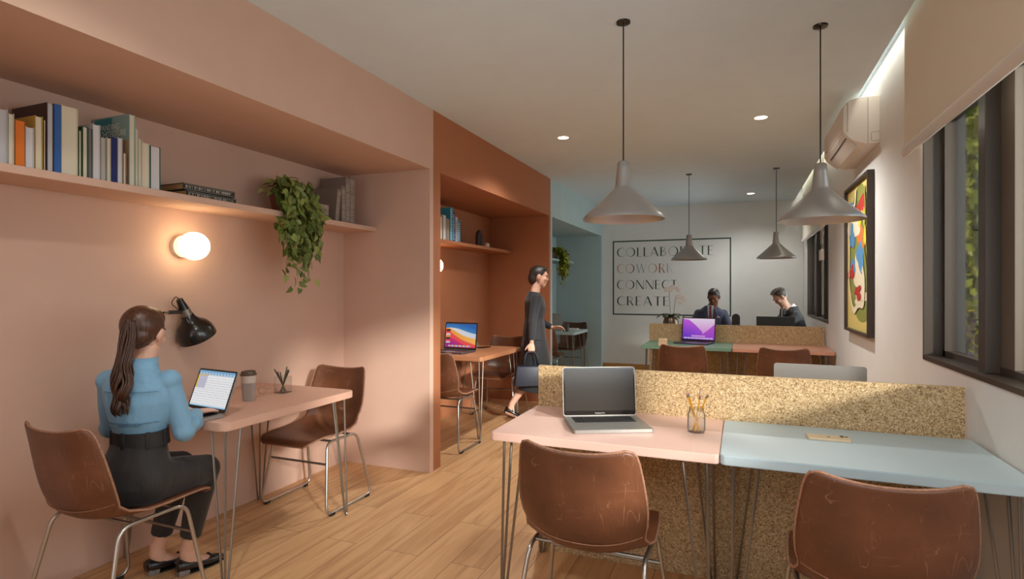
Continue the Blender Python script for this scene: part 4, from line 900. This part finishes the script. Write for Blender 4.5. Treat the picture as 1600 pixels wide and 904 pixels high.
# ------------------------------------------------------------------ people
def MX(loc, yaw=0, pitch=0, roll=0):
    return Matrix.Translation(loc) @ Matrix.Rotation(yaw, 4, 'Z') @ Matrix.Rotation(-pitch, 4, 'X') @ Matrix.Rotation(roll, 4, 'Y')
def put(bm, tb, M): merge(bm, tb, M)
def head(bm, M):
    tb = BM(); ell(tb, (0, -.012, .035), (.071, .090, .085)); ell(tb, (0, .020, -.015), (.060, .066, .075)); ell(tb, (0, .045, -.070), (.036, .034, .034)); ell(tb, (0, .020, -.055), (.050, .050, .040))
    loft(tb, [(0, .078, .024, .007, .006), (0, .087, .004, .009, .009), (0, .093, -.014, .012, .010), (0, .085, -.024, .011, .007)], (1, 0, 0), 8)  # nose
    ell(tb, (0, .083, .036), (.048, .012, .010)); ell(tb, (0, .081, -.045), (.021, .009, .006)); ell(tb, (0, .079, -.055), (.018, .009, .007))
    for s in (-1, 1): ell(tb, (s*.074, -.004, .0), (.010, .018, .031), (0, s*.2, 0)); ell(tb, (s*.040, .062, -.012), (.020, .018, .018))
    put(bm, tb, M)
def eyes(M, parent, brow, look=True):
    for s in (-1, 1):
        tb = BM(); ell(tb, (s*.030, .0775, .016), (.0125, .006, .0045 if look else .006), seg=12, rings=8); bmesh.ops.transform(tb, matrix=M, verts=tb.verts); obj('eye', tb, mat('eye_dark', (40, 28, 22), .3), parent, smooth='all')
        tb = BM(); loft(tb, [(s*.014, .090, .036, .002, .003), (s*.032, .089, .041, .003, .0035), (s*.048, .078, .036, .0015, .002)], (0, 1, 0), 6); bmesh.ops.transform(tb, matrix=M, verts=tb.verts); obj('eyebrow', tb, brow, parent, smooth='all')
def hand(bm, wrist, d, up, side, curl=.35, s=1.0, spread=.12):
    """palm + five fingers; d: pointing direction, up: back of the hand, side: +1 if the thumb lies on cross(d, up) side"""
    d = Vector(d).normalized(); up = Vector(up); up = (up-d*up.dot(d)).normalized(); x = d.cross(up).normalized()*side; w_ = Vector(wrist)
    loft(bm, [tuple(w_-d*.02)+(.021*s, .016*s), tuple(w_+d*.015*s)+(.026*s, .015*s), tuple(w_+d*.05*s)+(.038*s, .013*s), tuple(w_+d*.085*s)+(.040*s, .011*s), tuple(w_+d*.094*s)+(.034*s, .008*s)], x, 12)
    for k, (off, L_) in enumerate(((.030, .070), (.010, .078), (-.011, .072), (-.030, .056))):
        p = w_+d*.085*s+x*off*s; dd = (d+x*(off*spread*8)).normalized(); P = [tuple(p-dd*.015*s)+(.0088*s,)]
        for j, f in enumerate((.42, .32, .26)):
            dd = (dd*math.cos(curl)-up*math.sin(curl)).normalized(); p = p+dd*L_*f*s; P.append(tuple(p)+((.0086-.0009*j)*s,))
        P.append(tuple(p+dd*.004*s)+(.004*s,)); loft(bm, P, None, 8)
    p = w_+d*.03*s+x*.026*s; dd = (d*.75+x*.75-up*.25).normalized(); P = [tuple(p-dd*.012*s)+(.012*s,)]
    for j in range(3):
        p = p+dd*.024*s; P.append(tuple(p)+((.0112-.0014*j)*s,)); dd = (dd+d*.35-up*.12).normalized()
    loft(bm, P, None, 8)
def arm(bm, S_, E_, W_, r, side=(0, 0, 1)):
    a = [tuple(S_)+(r[0],), tuple(Vector(S_).lerp(Vector(E_), .5))+(r[1],), tuple(E_)+(r[2],), tuple(Vector(E_).lerp(Vector(W_), .45))+(r[3],), tuple(W_)+(r[4],)]; loft(bm, a, None, 14); ell(bm, E_, (r[2],)*3); ell(bm, S_, (r[0],)*3)
def leg(bm, H_, K_, A_, r):
    loft(bm, [tuple(H_)+(r[0],), tuple(Vector(H_).lerp(Vector(K_), .5))+(r[1],), tuple(K_)+(r[2],)], None, 14); ell(bm, K_, (r[2],)*3); ell(bm, H_, (r[0],)*3)
    loft(bm, [tuple(K_)+(r[2]*.96,), tuple(Vector(K_).lerp(Vector(A_), .35))+(r[3],), tuple(A_)+(r[4],)], None, 14)
def foot(bm, A_, d, r=.036, L_=.16):
    A_ = Vector(A_); d = Vector(d).normalized(); z = A_.z; s = Vector((0, 0, 1)).cross(d)
    loft(bm, [tuple(A_+Vector((0, 0, .04)))+(r*.95, r*.95), tuple(A_+Vector((0, 0, -.01)))+(r, r*1.15), tuple(Vector((A_.x, A_.y, .035))+d*.02)+(r*.9, r*1.2)], s, 12)
    loft(bm, [tuple(Vector((A_.x, A_.y, .035))-d*.04)+(.022, .022), tuple(Vector((A_.x, A_.y, .045))+d*.03)+(.033, .034), tuple(Vector((A_.x, A_.y, .028))+d*.10)+(.036, .022), tuple(Vector((A_.x, A_.y, .022))+d*L_)+(.022, .013)], s, 12)
SK_W = mat('skin_light', (210, 164, 142), .5, bump=.05, bscale=300, var=.03, vscale=20); SK_B = mat('skin_brown', (128, 84, 60), .5); SK_M = mat('skin_tan', (206, 158, 134), .5)
def fabric(name, col, b=.25, sc=60, rough=.8):
    m, nt, bs, tc, N, L = nodes(name); bs.inputs['Base Color'].default_value = rgb(*col); bs.inputs['Roughness'].default_value = rough; bs.inputs['Sheen Weight'].default_value = .15
    mp = N('ShaderNodeMapping'); mp.inputs['Scale'].default_value = (1, 1, .35); L(tc.outputs['Object'], mp.inputs[0])
    n = N('ShaderNodeTexNoise'); n.inputs['Scale'].default_value = sc*.4; n.inputs['Detail'].default_value = 4; n.inputs['Distortion'].default_value = .8; L(mp.outputs[0], n.inputs['Vector'])
    bp = N('ShaderNodeBump'); bp.inputs['Strength'].default_value = b; bp.inputs['Distance'].default_value = .012; L(n.outputs['Fac'], bp.inputs['Height']); L(bp.outputs[0], bs.inputs['Normal']); return m
def hair_mat(name, c0, c1, sc=(90, 90, 8)):
    m, nt, b, tc, N, L = nodes(name); mp = N('ShaderNodeMapping'); mp.inputs['Scale'].default_value = sc; L(tc.outputs['Object'], mp.inputs[0])
    n = N('ShaderNodeTexNoise'); n.inputs['Scale'].default_value = 1.5; n.inputs['Detail'].default_value = 3; L(mp.outputs[0], n.inputs['Vector']); r = ramp(nt, [(.3, rgb(*c0)), (.7, rgb(*c1))]); L(n.outputs['Fac'], r.inputs[0]); L(r.outputs[0], b.inputs['Base Color']); b.inputs['Roughness'].default_value = .38
    bp = N('ShaderNodeBump'); bp.inputs['Strength'].default_value = .5; bp.inputs['Distance'].default_value = .003; L(n.outputs['Fac'], bp.inputs['Height']); L(bp.outputs[0], b.inputs['Normal']); return m
HAIR_W = hair_mat('auburn_brown_hair', (44, 24, 16), (96, 58, 38)); HAIR_K = hair_mat('short_dark_hair', (28, 22, 20), (52, 44, 40), (200, 200, 200)); HAIR_M = hair_mat('dark_brown_hair', (38, 30, 26), (92, 80, 70), (120, 120, 40))

# --- the woman at the pink table
W_ = thing('person', 'seated woman seen from behind with long brown ponytail, light blue blouse and black trousers, typing', 'person', (-2.40, 1.685, 0))
hipR, hipL, kR, kL, aR, aL = (.090, -.03, .545), (-.095, -.03, .545), (.048, .265, .505), (-.115, .262, .505), (-.055, .255, .105), (-.195, .205, .105)
TW = R(24); ct_, st_ = math.cos(TW), math.sin(TW); TS = (ct_, st_, 0)
shR, shL, eR, eL, wR, wL = (.118*ct_, .118*st_-.01, .960), (-.132*ct_, -.132*st_-.01, .960), (.142, .085, .735), (-.180, -.02, .745), (.072, .205, .790), (-.095, .195, .790)
HM = MX((-.016, .014, 1.155), R(24), R(12), R(0))
bm = BM(); head(bm, HM)
loft(bm, [(0, -.01, .98, .06, .055), (-.0, .0, 1.03, .046, .048), (.003, .012, 1.07, .043, .046), (.004, .022, 1.11, .043, .048)], (1, 0, 0), 16)
loft(bm, [(0, -.03, .50, .12, .09), (0, -.03, .56, .13, .10), (0, -.01, .72, .080, .066), (0, -.005, .86, .12, .08), (0, -.01, .96, .13, .07), (0, -.01, 1.0, .07, .055)], TS, 16)
arm(bm, shR, eR, wR, (.038, .034, .030, .028, .020)); arm(bm, shL, eL, wL, (.038, .034, .030, .028, .020))
hand(bm, wR, (-.12, 1, -.10), (0, .1, 1), -1, .28, .92); hand(bm, wL, (.25, 1, -.10), (0, .1, 1), 1, .28, .92)
leg(bm, hipR, kR, aR, (.062, .058, .046, .044, .030)); leg(bm, hipL, kL, aL, (.062, .058, .046, .044, .030))
foot(bm, aR, (.25, 1, 0), .031); foot(bm, aL, (.2, 1, 0), .031)
organic('body', bm, SK_W, W_, .0048, 4)
eyes(HM, W_, HAIR_W)
bm = BM()  # blouse
loft(bm, [(0, -.012, .715, .092, .078), (0, -.012, .745, .102, .086), (0, -.012, .79, .118, .097), (0, -.010, .87, .140, .106), (-.004, -.012, .93, .146, .102), (-.006, -.014, .975, .138, .086), (-.004, -.012, 1.003, .104, .070), (0, -.006, 1.028, .066, .058)], TS, 24)
for S_, E_, Q_, sx in ((shR, eR, wR, 1), (shL, eL, wL, -1)):
    arm(bm, S_, E_, Vector(Q_)-(Vector(Q_)-Vector(E_))*.12, (.045, .045, .046, .050, .033)); ell(bm, (S_[0]+.002*sx, S_[1], S_[2]+.002), (.049, .051, .047))
    ell(bm, Vector(E_).lerp(Vector(Q_), .55)+Vector((0, -.01, -.018)), (.044, .068, .040))
organic('blouse', bm, fabric('light_blue_blouse', (116, 160, 190), .55, 55, .7), W_, .006, 3)
BL2 = mat('light_blue_trim', (122, 166, 196), .7)
bm = BM(); rg = []
for z_, ra, rb, dy in ((1.012, .062, .060, -.004), (1.035, .053, .055, .0), (1.058, .049, .052, .006), (1.060, .051, .055, .004), (1.030, .060, .062, -.006), (1.008, .070, .066, -.008)): rg.append([bm.verts.new((ra*math.cos(2*PI*k/28), dy+rb*math.sin(2*PI*k/28), z_)) for k in range(28)])
for a, b in zip(rg, rg[1:]):
    for k in range(28): bm.faces.new((a[k], a[(k+1) % 28], b[(k+1) % 28], b[k]))
obj('collar', bm, BL2, W_, smooth='all')
bm = BM()
for S_, E_, Q_ in ((0, eR, wR), (0, eL, wL)):
    d = (Vector(Q_)-Vector(E_)).normalized(); p = Vector(Q_)-d*.028; loft(bm, [tuple(p-d*.012)+(.034, .031), tuple(p+d*.012)+(.028, .025), tuple(p+d*.022)+(.027, .024)], None, 18)
obj('cuffs', bm, BL2, W_, smooth=True)
bm = BM(); sb_ = BM(); yk_ = BM(); tube(sb_, [(x*.001, -.012-.100*math.sqrt(max(0, 1-(x/122.)**2))-.0, .797+.001*math.sin(x)) for x in range(-104, 105, 8)], .0022, 6)
tube(yk_, [(x*.001, -.012-.103*math.sqrt(max(0, 1-(x/148.)**2)), .927) for x in range(-112, 113, 8)], .0016, 6)
rn = random.Random(3)
for k in range(30): ell(sb_, (-.035+.0032*k, -.012-.101*math.sqrt(1-((-.035+.0032*k)/.122)**2), .797+rn.uniform(-.011, -.003)), (.0028, .0016, .0028), seg=6, rings=4)
merge(bm, sb_, Matrix.Rotation(TW, 4, 'Z')); y2 = BM(); merge(y2, yk_, Matrix.Rotation(TW, 4, 'Z')); obj('yoke_seam', y2, mat('blouse_seam', (84, 122, 150), .7), W_); obj('lace_trim', bm, mat('blouse_seam', (84, 122, 150), .7), W_)
bm = BM()  # trousers
loft(bm, [(0, -.035, .455, .120, .085), (0, -.035, .475, .150, .115), (0, -.035, .53, .166, .132), (0, -.030, .60, .150, .120), (0, -.020, .66, .122, .101), (0, -.014, .705, .108, .092), (0, -.012, .72, .106, .090)], (.97, .2, 0), 24)
for H_, K_, A_ in ((hipR, kR, aR), (hipL, kL, aL)):
    A2 = Vector(A_).lerp(Vector(K_), .19); leg(bm, H_, K_, A2, (.086, .083, .068, .060, .047))
organic('trousers', bm, fabric('black_trousers', (33, 28, 27), .5, 45, .75), W_, .0065, 5)
bm = BM(); n = 40; rg = []
for z_, a_, b_ in ((.690, .116, .099), (.690, .108, .092), (.752, .101, .086), (.752, .109, .093)): rg.append([bm.verts.new(Matrix.Rotation(R(14), 3, 'Z') @ Vector((a_*math.cos(2*PI*k/n), -.012+b_*math.sin(2*PI*k/n), z_))) for k in range(n)])
for a, b in zip(rg, rg[1:]+rg[:1]):
    for k in range(n): bm.faces.new((a[k], a[(k+1) % n], b[(k+1) % n], b[k]))
for ang in (-90, -40, -140, 0, 180):
    c = Vector((.114*math.cos(R(ang)), -.012+.0975*math.sin(R(ang)), 0)); tb = BM(); add_box(tb, -.008, .008, -.004, .003, .684, .757, .001); put(bm, tb, Matrix.Rotation(R(14), 4, 'Z') @ Matrix.Translation(c) @ Matrix.Rotation(R(ang+90), 4, 'Z'))
obj('waistband', bm, mat('black_waistband', (30, 26, 26), .7), W_, smooth=True)
for A_, dd in ((aR, Vector((.25, 1, 0)).normalized()), (aL, Vector((.2, 1, 0)).normalized())):
    c = Vector((A_[0], A_[1], 0)); s = Vector((0, 0, 1)).cross(dd); bm = BM()
    prof = [(-.048, .045, .030, .026), (-.030, .045, .034, .030), (.0, .040, .036, .027), (.05, .034, .039, .024), (.10, .028, .040, .022), (.14, .024, .034, .018), (.168, .020, .018, .012)]
    loft(bm, [tuple(c+dd*a+Vector((0, 0, z_)))+(ra, rb) for a, z_, ra, rb in prof], s, 16); sh = obj('shoe', bm, mat('black_patent_leather', (20, 18, 20), .3, coat=.4), W_, smooth='all')
    bm = BM(); loft(bm, [tuple(c+dd*a+Vector((0, 0, .0+.006)))+(ra*.95, .006) for a, z_, ra, rb in prof[2:]], s, 12); obj('sole', bm, BLACKP, sh)
    bm = BM(); tb = BM(); add_box(tb, -.026, .026, -.045, .004, 0, .030, .004); put(bm, tb, Matrix.Translation(c) @ Matrix.Rotation(math.atan2(-dd.x, dd.y), 4, 'Z')); 
    gm = MATS.get('glitter') or mat('glitter', (150, 146, 144), .35, .6, bump=1, bscale=380, var=.5, vscale=260); obj('glitter_heel', bm, gm, sh)
    bm = BM(); q = c+dd*.105+Vector((0, 0, .050)); 
    for sg in (-1, 1): ell(bm, q+s*sg*.012, (.012, .008, .006))
    obj('bow', bm, BLACKM, sh, smooth='all')
# hair
bm = BM(); tb = BM(); ell(tb, (0, -.020, .040), (.0805, .094, .0875), seg=40, rings=28); ell(tb, (0, -.045, -.005), (.066, .060, .060)); ell(tb, (0, .02, .078), (.064, .066, .050))
put(bm, tb, HM); hb = organic('hair', bm, HAIR_W, W_, .005, 6)
bm = BM(); rn = random.Random(12)
T0 = HM @ Vector((-.002, -.108, .040))
ell(bm, T0, (.020, .020, .017))
ctr = [T0+Vector((0, .02, 0)), T0, T0+Vector((.004, -.010, -.06)), Vector((.040, -.112, 1.05)), Vector((.042, -.118, .985)), Vector((.044, -.126, .93)), Vector((.046, -.130, .88)), Vector((.050, -.130, .83))]
def cat(P, u):
    u = max(0, min(.9999, u))*(len(P)-1); i = int(u); f = u-i; p0, p1, p2, p3 = P[max(i-1, 0)], P[i], P[i+1], P[min(i+2, len(P)-1)]
    return .5*((2*p1)+(p2-p0)*f+(2*p0-5*p1+4*p2-p3)*f*f+(3*p1-p0-3*p2+p3)*f**3)
for k in range(190):
    a = rn.uniform(0, 6.28); rr = rn.uniform(.05, 1)**.5; lock = int(a/6.28*7); lr = random.Random(lock*7+3); ph = lr.uniform(0, 6.28)+rn.gauss(0, .35); fr = lr.uniform(2.7, 3.5); ln = rn.uniform(.80, 1.0)*(.93+.07*lr.random()); P = []
    for j in range(30):
        u = j/29*ln; c = cat(ctr, u); env = .015+.021*math.sin(min(1, u*1.5)*PI*.55)-.020*max(0, u-.72)/.28; wv = .013*u
        P.append(tuple(c+Vector((math.cos(a)*rr*env*1.2+wv*math.sin(fr*6.28*u+ph), math.sin(a)*rr*env*.8+wv*.8*math.cos(fr*6.28*u+ph), 0)))+(.0036*(1-.6*max(0, u-.7)/.3) if u > .03 else .003,))
    loft(bm, P, None, 5)
obj('ponytail', bm, hair_mat('ponytail_hair', (38, 21, 14), (84, 50, 32), (160, 160, 10)), W_, smooth='all')
bm = BM(); tb = BM(); tube(tb, [(.019*math.cos(R(a)), 0, .017*math.sin(R(a))) for a in range(0, 360, 20)], .004, 6, closed=True); put(bm, tb, Matrix.Translation(T0+Vector((0, -.006, -.012))) @ Matrix.Rotation(R(55), 4, 'X')); obj('hair_tie', bm, mat('hair_tie_brown', (70, 48, 36), .6), W_, smooth='all')

# --- seated men at the reception desk
def man(lab, loc, rz, hm, skin, hairm, suit, arms, lean, tie=None, shirt=(210, 222, 232), hairfn=None, beard=False):
    t = thing('person', lab, 'person', loc, rz); M = MX(*hm); lx, ly = lean
    sR, sL, e1, e2, q1, q2, d1, d2 = arms
    bm = BM(); head(bm, M); c = M.translation
    loft(bm, [(lx, ly-.01, 1.05, .07, .07), (lx*1.0+.3*(c.x-lx), ly+.35*(c.y-ly), 1.11, .058, .058), (c.x, c.y-.025, c.z-.07, .055, .058), (c.x, c.y-.015, c.z-.03, .05, .055)], (1, 0, 0), 16)
    loft(bm, [(0, -.02, .50, .14, .10), (0, -.02, .60, .15, .10), (lx*.4, ly*.4, .78, .13, .09), (lx*.8, ly*.8, .98, .15, .09), (lx, ly, 1.08, .08, .06)], (1, 0, 0), 16)
    arm(bm, sR, e1, q1, (.045, .04, .036, .034, .026)); arm(bm, sL, e2, q2, (.045, .04, .036, .034, .026)); hand(bm, q1, d1, (0, 0, 1), -1, .3, 1.05); hand(bm, q2, d2, (0, 0, 1), 1, .3, 1.05)
    h1, h2, k1, k2, a1, a2 = (.10, 0, .55), (-.10, 0, .55), (.13, .42, .53), (-.13, .42, .53), (.13, .40, .11), (-.13, .40, .11)
    leg(bm, h1, k1, a1, (.07, .065, .05, .046, .034)); leg(bm, h2, k2, a2, (.07, .065, .05, .046, .034)); foot(bm, a1, (0, 1, 0)); foot(bm, a2, (0, 1, 0)); organic('body', bm, skin, t, .0055, 3)
    eyes(M, t, hairm)
    bm = BM(); loft(bm, [(0, -.02, .62, .17, .13), (lx*.25, ly*.25, .72, .172, .13), (lx*.55, ly*.55, .88, .188, .125), (lx*.85, ly*.85, 1.00, .190, .116), (lx, ly, 1.065, .175, .096), (lx, ly-.01, 1.105, .125, .078), (lx, ly-.005, 1.145, .075, .066)], (1, 0, 0), 24)
    arm(bm, sR, e1, Vector(q1).lerp(Vector(e1), .06), (.060, .058, .053, .048, .038)); arm(bm, sL, e2, Vector(q2).lerp(Vector(e2), .06), (.060, .058, .053, .048, .038)); organic('jacket', bm, suit, t, .009, 6)
    bm = BM(); loft(bm, [(0, -.02, .47, .15, .11), (0, -.02, .55, .175, .13), (0, -.02, .64, .165, .12)], (1, 0, 0), 20); leg(bm, h1, k1, (.13, .41, .09), (.09, .085, .07, .062, .052)); leg(bm, h2, k2, (-.13, .41, .09), (.09, .085, .07, .062, .052)); organic('trousers', bm, suit, t, .009, 5)
    for s in (-1, 1):
        bm = BM(); loft(bm, [(s*.13, .36, .035, .034, .03), (s*.13, .42, .04, .04, .036), (s*.13, .52, .03, .045, .026), (s*.13, .60, .025, .022, .016)], (1, 0, 0), 14); obj('shoe', bm, BLACKM, t, smooth='all')
    fy = ly+.108
    bm = BM(); prism(bm, [(lx-.040, 1.15), (lx+.040, 1.15), (lx+.03, .98), (lx+.006, .80), (lx-.006, .80), (lx-.03, .98)], 'y', fy-.06, fy+.008, .004); sh = obj('shirt_front', bm, mat('shirt_%d' % shirt[0], shirt, .7), t)
    bm = BM(); loft(bm, [(lx, ly-.008, 1.115, .066, .062), (lx+.35*(c.x-lx), ly+.2*(c.y-ly), 1.150, .057, .056), (lx+.35*(c.x-lx), ly+.2*(c.y-ly), 1.154, .054, .053)], (1, 0, 0), 20); obj('shirt_collar', bm, mat('shirt_%d' % shirt[0], shirt, .7), t, smooth=True)
    if tie:
        bm = BM(); prism(bm, [(lx-.014, 1.145), (lx+.014, 1.145), (lx+.010, 1.115), (lx+.024, .90), (lx, .84), (lx-.024, .90), (lx-.010, 1.095)], 'y', fy+.004, fy+.016, .003); obj('tie', bm, mat('dark_red_tie', tie, .6), t)
    for s in (-1, 1):
        bm = BM(); prism(bm, [(lx+s*.05, 1.12), (lx+s*.085, 1.03), (lx+s*.070, 1.01), (lx+s*.078, .99), (lx+s*.012, .80), (lx+s*.028, 1.0)], 'y', fy-.018, fy+.016, .003); obj('lapel', bm, suit, t)
    if tie:
        bm = BM(); prism(bm, [(lx-.12, .985), (lx-.075, .995), (lx-.085, 1.012), (lx-.115, 1.0)], 'y', fy-.02, fy+.012, .002); obj('pocket_square', bm, mat('pale_pink_cloth', (220, 190, 190), .7), t)
    bm = BM(); tb = BM(); hairfn(tb); put(bm, tb, M); organic('hair', bm, hairm, t, .0055, 3)
    if beard:
        bm = BM(); tb = BM(); ell(tb, (0, .040, -.070), (.040, .0385, .036)); ell(tb, (0, .022, -.055), (.053, .050, .036)); put(bm, tb, M); 
    return t
def crop_hair(tb): ell(tb, (0, -.018, .045), (.0765, .089, .083), seg=32, rings=20); ell(tb, (0, .025, .090), (.060, .050, .032))
def swept_hair(tb):
    ell(tb, (0, -.022, .043), (.0765, .088, .085), seg=32, rings=20); rn = random.Random(4)
    for k in range(30):
        a = rn.uniform(-.055, .055); loft(tb, [(a, -.05, .115, .009), (a, .00, .122, .010), (a*1.05, .038, .114, .009), (a*1.1, .062+rn.uniform(-.006, .006), .098, .005)], None, 6)
NAVY = fabric('navy_suit', (62, 66, 90), .35, 40); BLACKS = fabric('charcoal_suit', (44, 46, 50), .35, 40)
man('man in navy suit with dark red tie and pocket square, looking down at the desk', (-.365, 8.17, 0), PI, ((-.040, .105, 1.252), R(-10), R(24), R(2)), SK_B, HAIR_K, NAVY,
    ((.160, .02, 1.035), (-.160, .02, 1.035), (.225, .15, .83), (-.245, .17, .83), (.12, .40, .785), (-.17, .42, .785), (-.2, 1, -.05), (.1, 1, -.05)), (.0, .05), (118, 34, 34), (196, 214, 232), crop_hair)
man('man in charcoal suit bending forward beside the far window, seen in profile', (.70, 8.17, 0), R(106), ((.0, .215, 1.262), R(-4), R(44), R(0)), SK_M, HAIR_M, BLACKS,
    ((.17, .09, 1.03), (-.17, .09, 1.03), (.20, .28, .85), (-.20, .26, .85), (.12, .50, .80), (-.26, .44, .79), (.1, 1, -.1), (-.7, .7, -.05)), (.0, .085), None, (225, 225, 225), swept_hair)

# --- the woman walking past the terracotta bay
Q = thing('person', 'walking woman in black clothes with dark hair and a dark blue bag', 'person', (-1.99, 5.58, 0), R(-62))
HM2 = MX((0, .05, 1.485), R(-8), R(6), 0)
bm = BM(); head(bm, HM2); loft(bm, [(0, .0, 1.30, .06, .055), (0, .015, 1.37, .045, .048), (0, .035, 1.43, .044, .048)], (1, 0, 0), 14)
loft(bm, [(0, 0, .80, .13, .10), (0, 0, .90, .14, .10), (0, 0, 1.05, .11, .08), (0, .01, 1.18, .12, .085), (0, 0, 1.28, .13, .07), (0, 0, 1.31, .07, .055)], (1, 0, 0), 16)
a_ = ((.15, 0, 1.27), (.20, -.05, 1.03), (.215, -.06, .83)); b_ = ((-.15, 0, 1.27), (-.20, .05, 1.03), (-.15, .22, .95))
arm(bm, *a_, (.038, .034, .03, .027, .02)); arm(bm, *b_, (.038, .034, .03, .027, .02)); hand(bm, a_[2], (0, -.02, -1), (1, 0, 0), 1, .9, .95); hand(bm, b_[2], (.3, 1, .1), (-.5, 0, 1), 1, .5, .95)
l1 = ((.08, 0, .82), (.08, .09, .46), (.07, .20, .10)); l2 = ((-.08, 0, .82), (-.08, -.02, .46), (-.08, -.24, .14))
leg(bm, *l1, (.062, .058, .046, .046, .030)); leg(bm, *l2, (.062, .058, .046, .046, .030)); foot(bm, l1[2], (0, 1, 0), .031); 
tb = BM(); foot(tb, (-.08, -.24, .10), (0, 1, 0), .031); merge(bm, tb, Matrix.Translation((0, -.03, .03)) @ Matrix.Translation((-.08, -.24, .02)) @ Matrix.Rotation(R(-24), 4, 'X') @ Matrix.Translation((.08, .24, -.02)))
organic('body', bm, SK_W, Q, .006, 4); eyes(HM2, Q, HAIR_K)
DK = fabric('black_clothes', (30, 31, 36), .4, 40)
bm = BM(); loft(bm, [(0, 0, .84, .168, .125), (0, 0, .95, .15, .115), (0, 0, 1.06, .135, .10), (0, .01, 1.17, .15, .112), (0, .0, 1.25, .165, .10), (0, -.005, 1.30, .12, .075), (0, .0, 1.335, .065, .06)], (1, 0, 0), 20)
arm(bm, a_[0], a_[1], Vector(a_[2]).lerp(Vector(a_[1]), .1), (.056, .052, .046, .042, .034)); arm(bm, b_[0], b_[1], Vector(b_[2]).lerp(Vector(b_[1]), .1), (.056, .052, .046, .042, .034)); organic('jacket', bm, DK, Q, .008, 5)
bm = BM(); loft(bm, [(0, -.01, .30, .14, .165), (0, .01, .45, .150, .175), (0, .01, .62, .162, .155), (0, .0, .78, .172, .14), (0, 0, .90, .15, .115), (0, 0, .96, .14, .105)], (1, 0, 0), 28); organic('skirt', bm, DK, Q, .008, 4)
for p, rt_ in (((.07, .20, 0), 0), ((-.08, -.27, .05), -24)):
    bm = BM(); tb = BM(); loft(tb, [(0, -.048, .042, .030, .026), (0, -.02, .042, .035, .030), (0, .05, .034, .038, .024), (0, .12, .026, .034, .019), (0, .168, .02, .016, .012)], (1, 0, 0), 14); add_box(tb, -.018, .018, -.05, -.02, 0, .03, .003); put(bm, tb, Matrix.Translation(p) @ Matrix.Rotation(R(rt_), 4, 'X')); obj('shoe', bm, BLACKM, Q, smooth='all')
bm = BM(); tb = BM(); crop_hair(tb); ell(tb, (0, -.06, -.01), (.066, .055, .075)); put(bm, tb, HM2); organic('hair', bm, HAIR_K, Q, .006, 4)
qr = R(-62); hw_ = Matrix.Translation((-1.99, 5.58, 0)) @ Matrix.Rotation(qr, 4, 'Z') @ Vector((.205, -.065, .752))
t = thing('handbag', 'dark blue handbag hanging from the walking woman\'s hand', 'bag', (hw_.x, hw_.y, hw_.z-.36), qr)
bm = BM(); prism(bm, [(-.17, 0), (.17, 0), (.15, .20), (-.15, .20)], 'x', -.055, .055, .012); obj('bag_body', bm, mat('dark_blue_leather', (34, 38, 52), .5, var=.1), t, smooth=True)
for s in (-1, 1):
    bm = BM(); tube(bm, rounded([(s*.035, -.08, .19), (s*.012, -.05, .345), (s*.012, .05, .345), (s*.035, .08, .19)], .05, 6), .005, 6); obj('handle', bm, mat('dark_blue_leather', (42, 48, 66), .5), t, smooth='all')
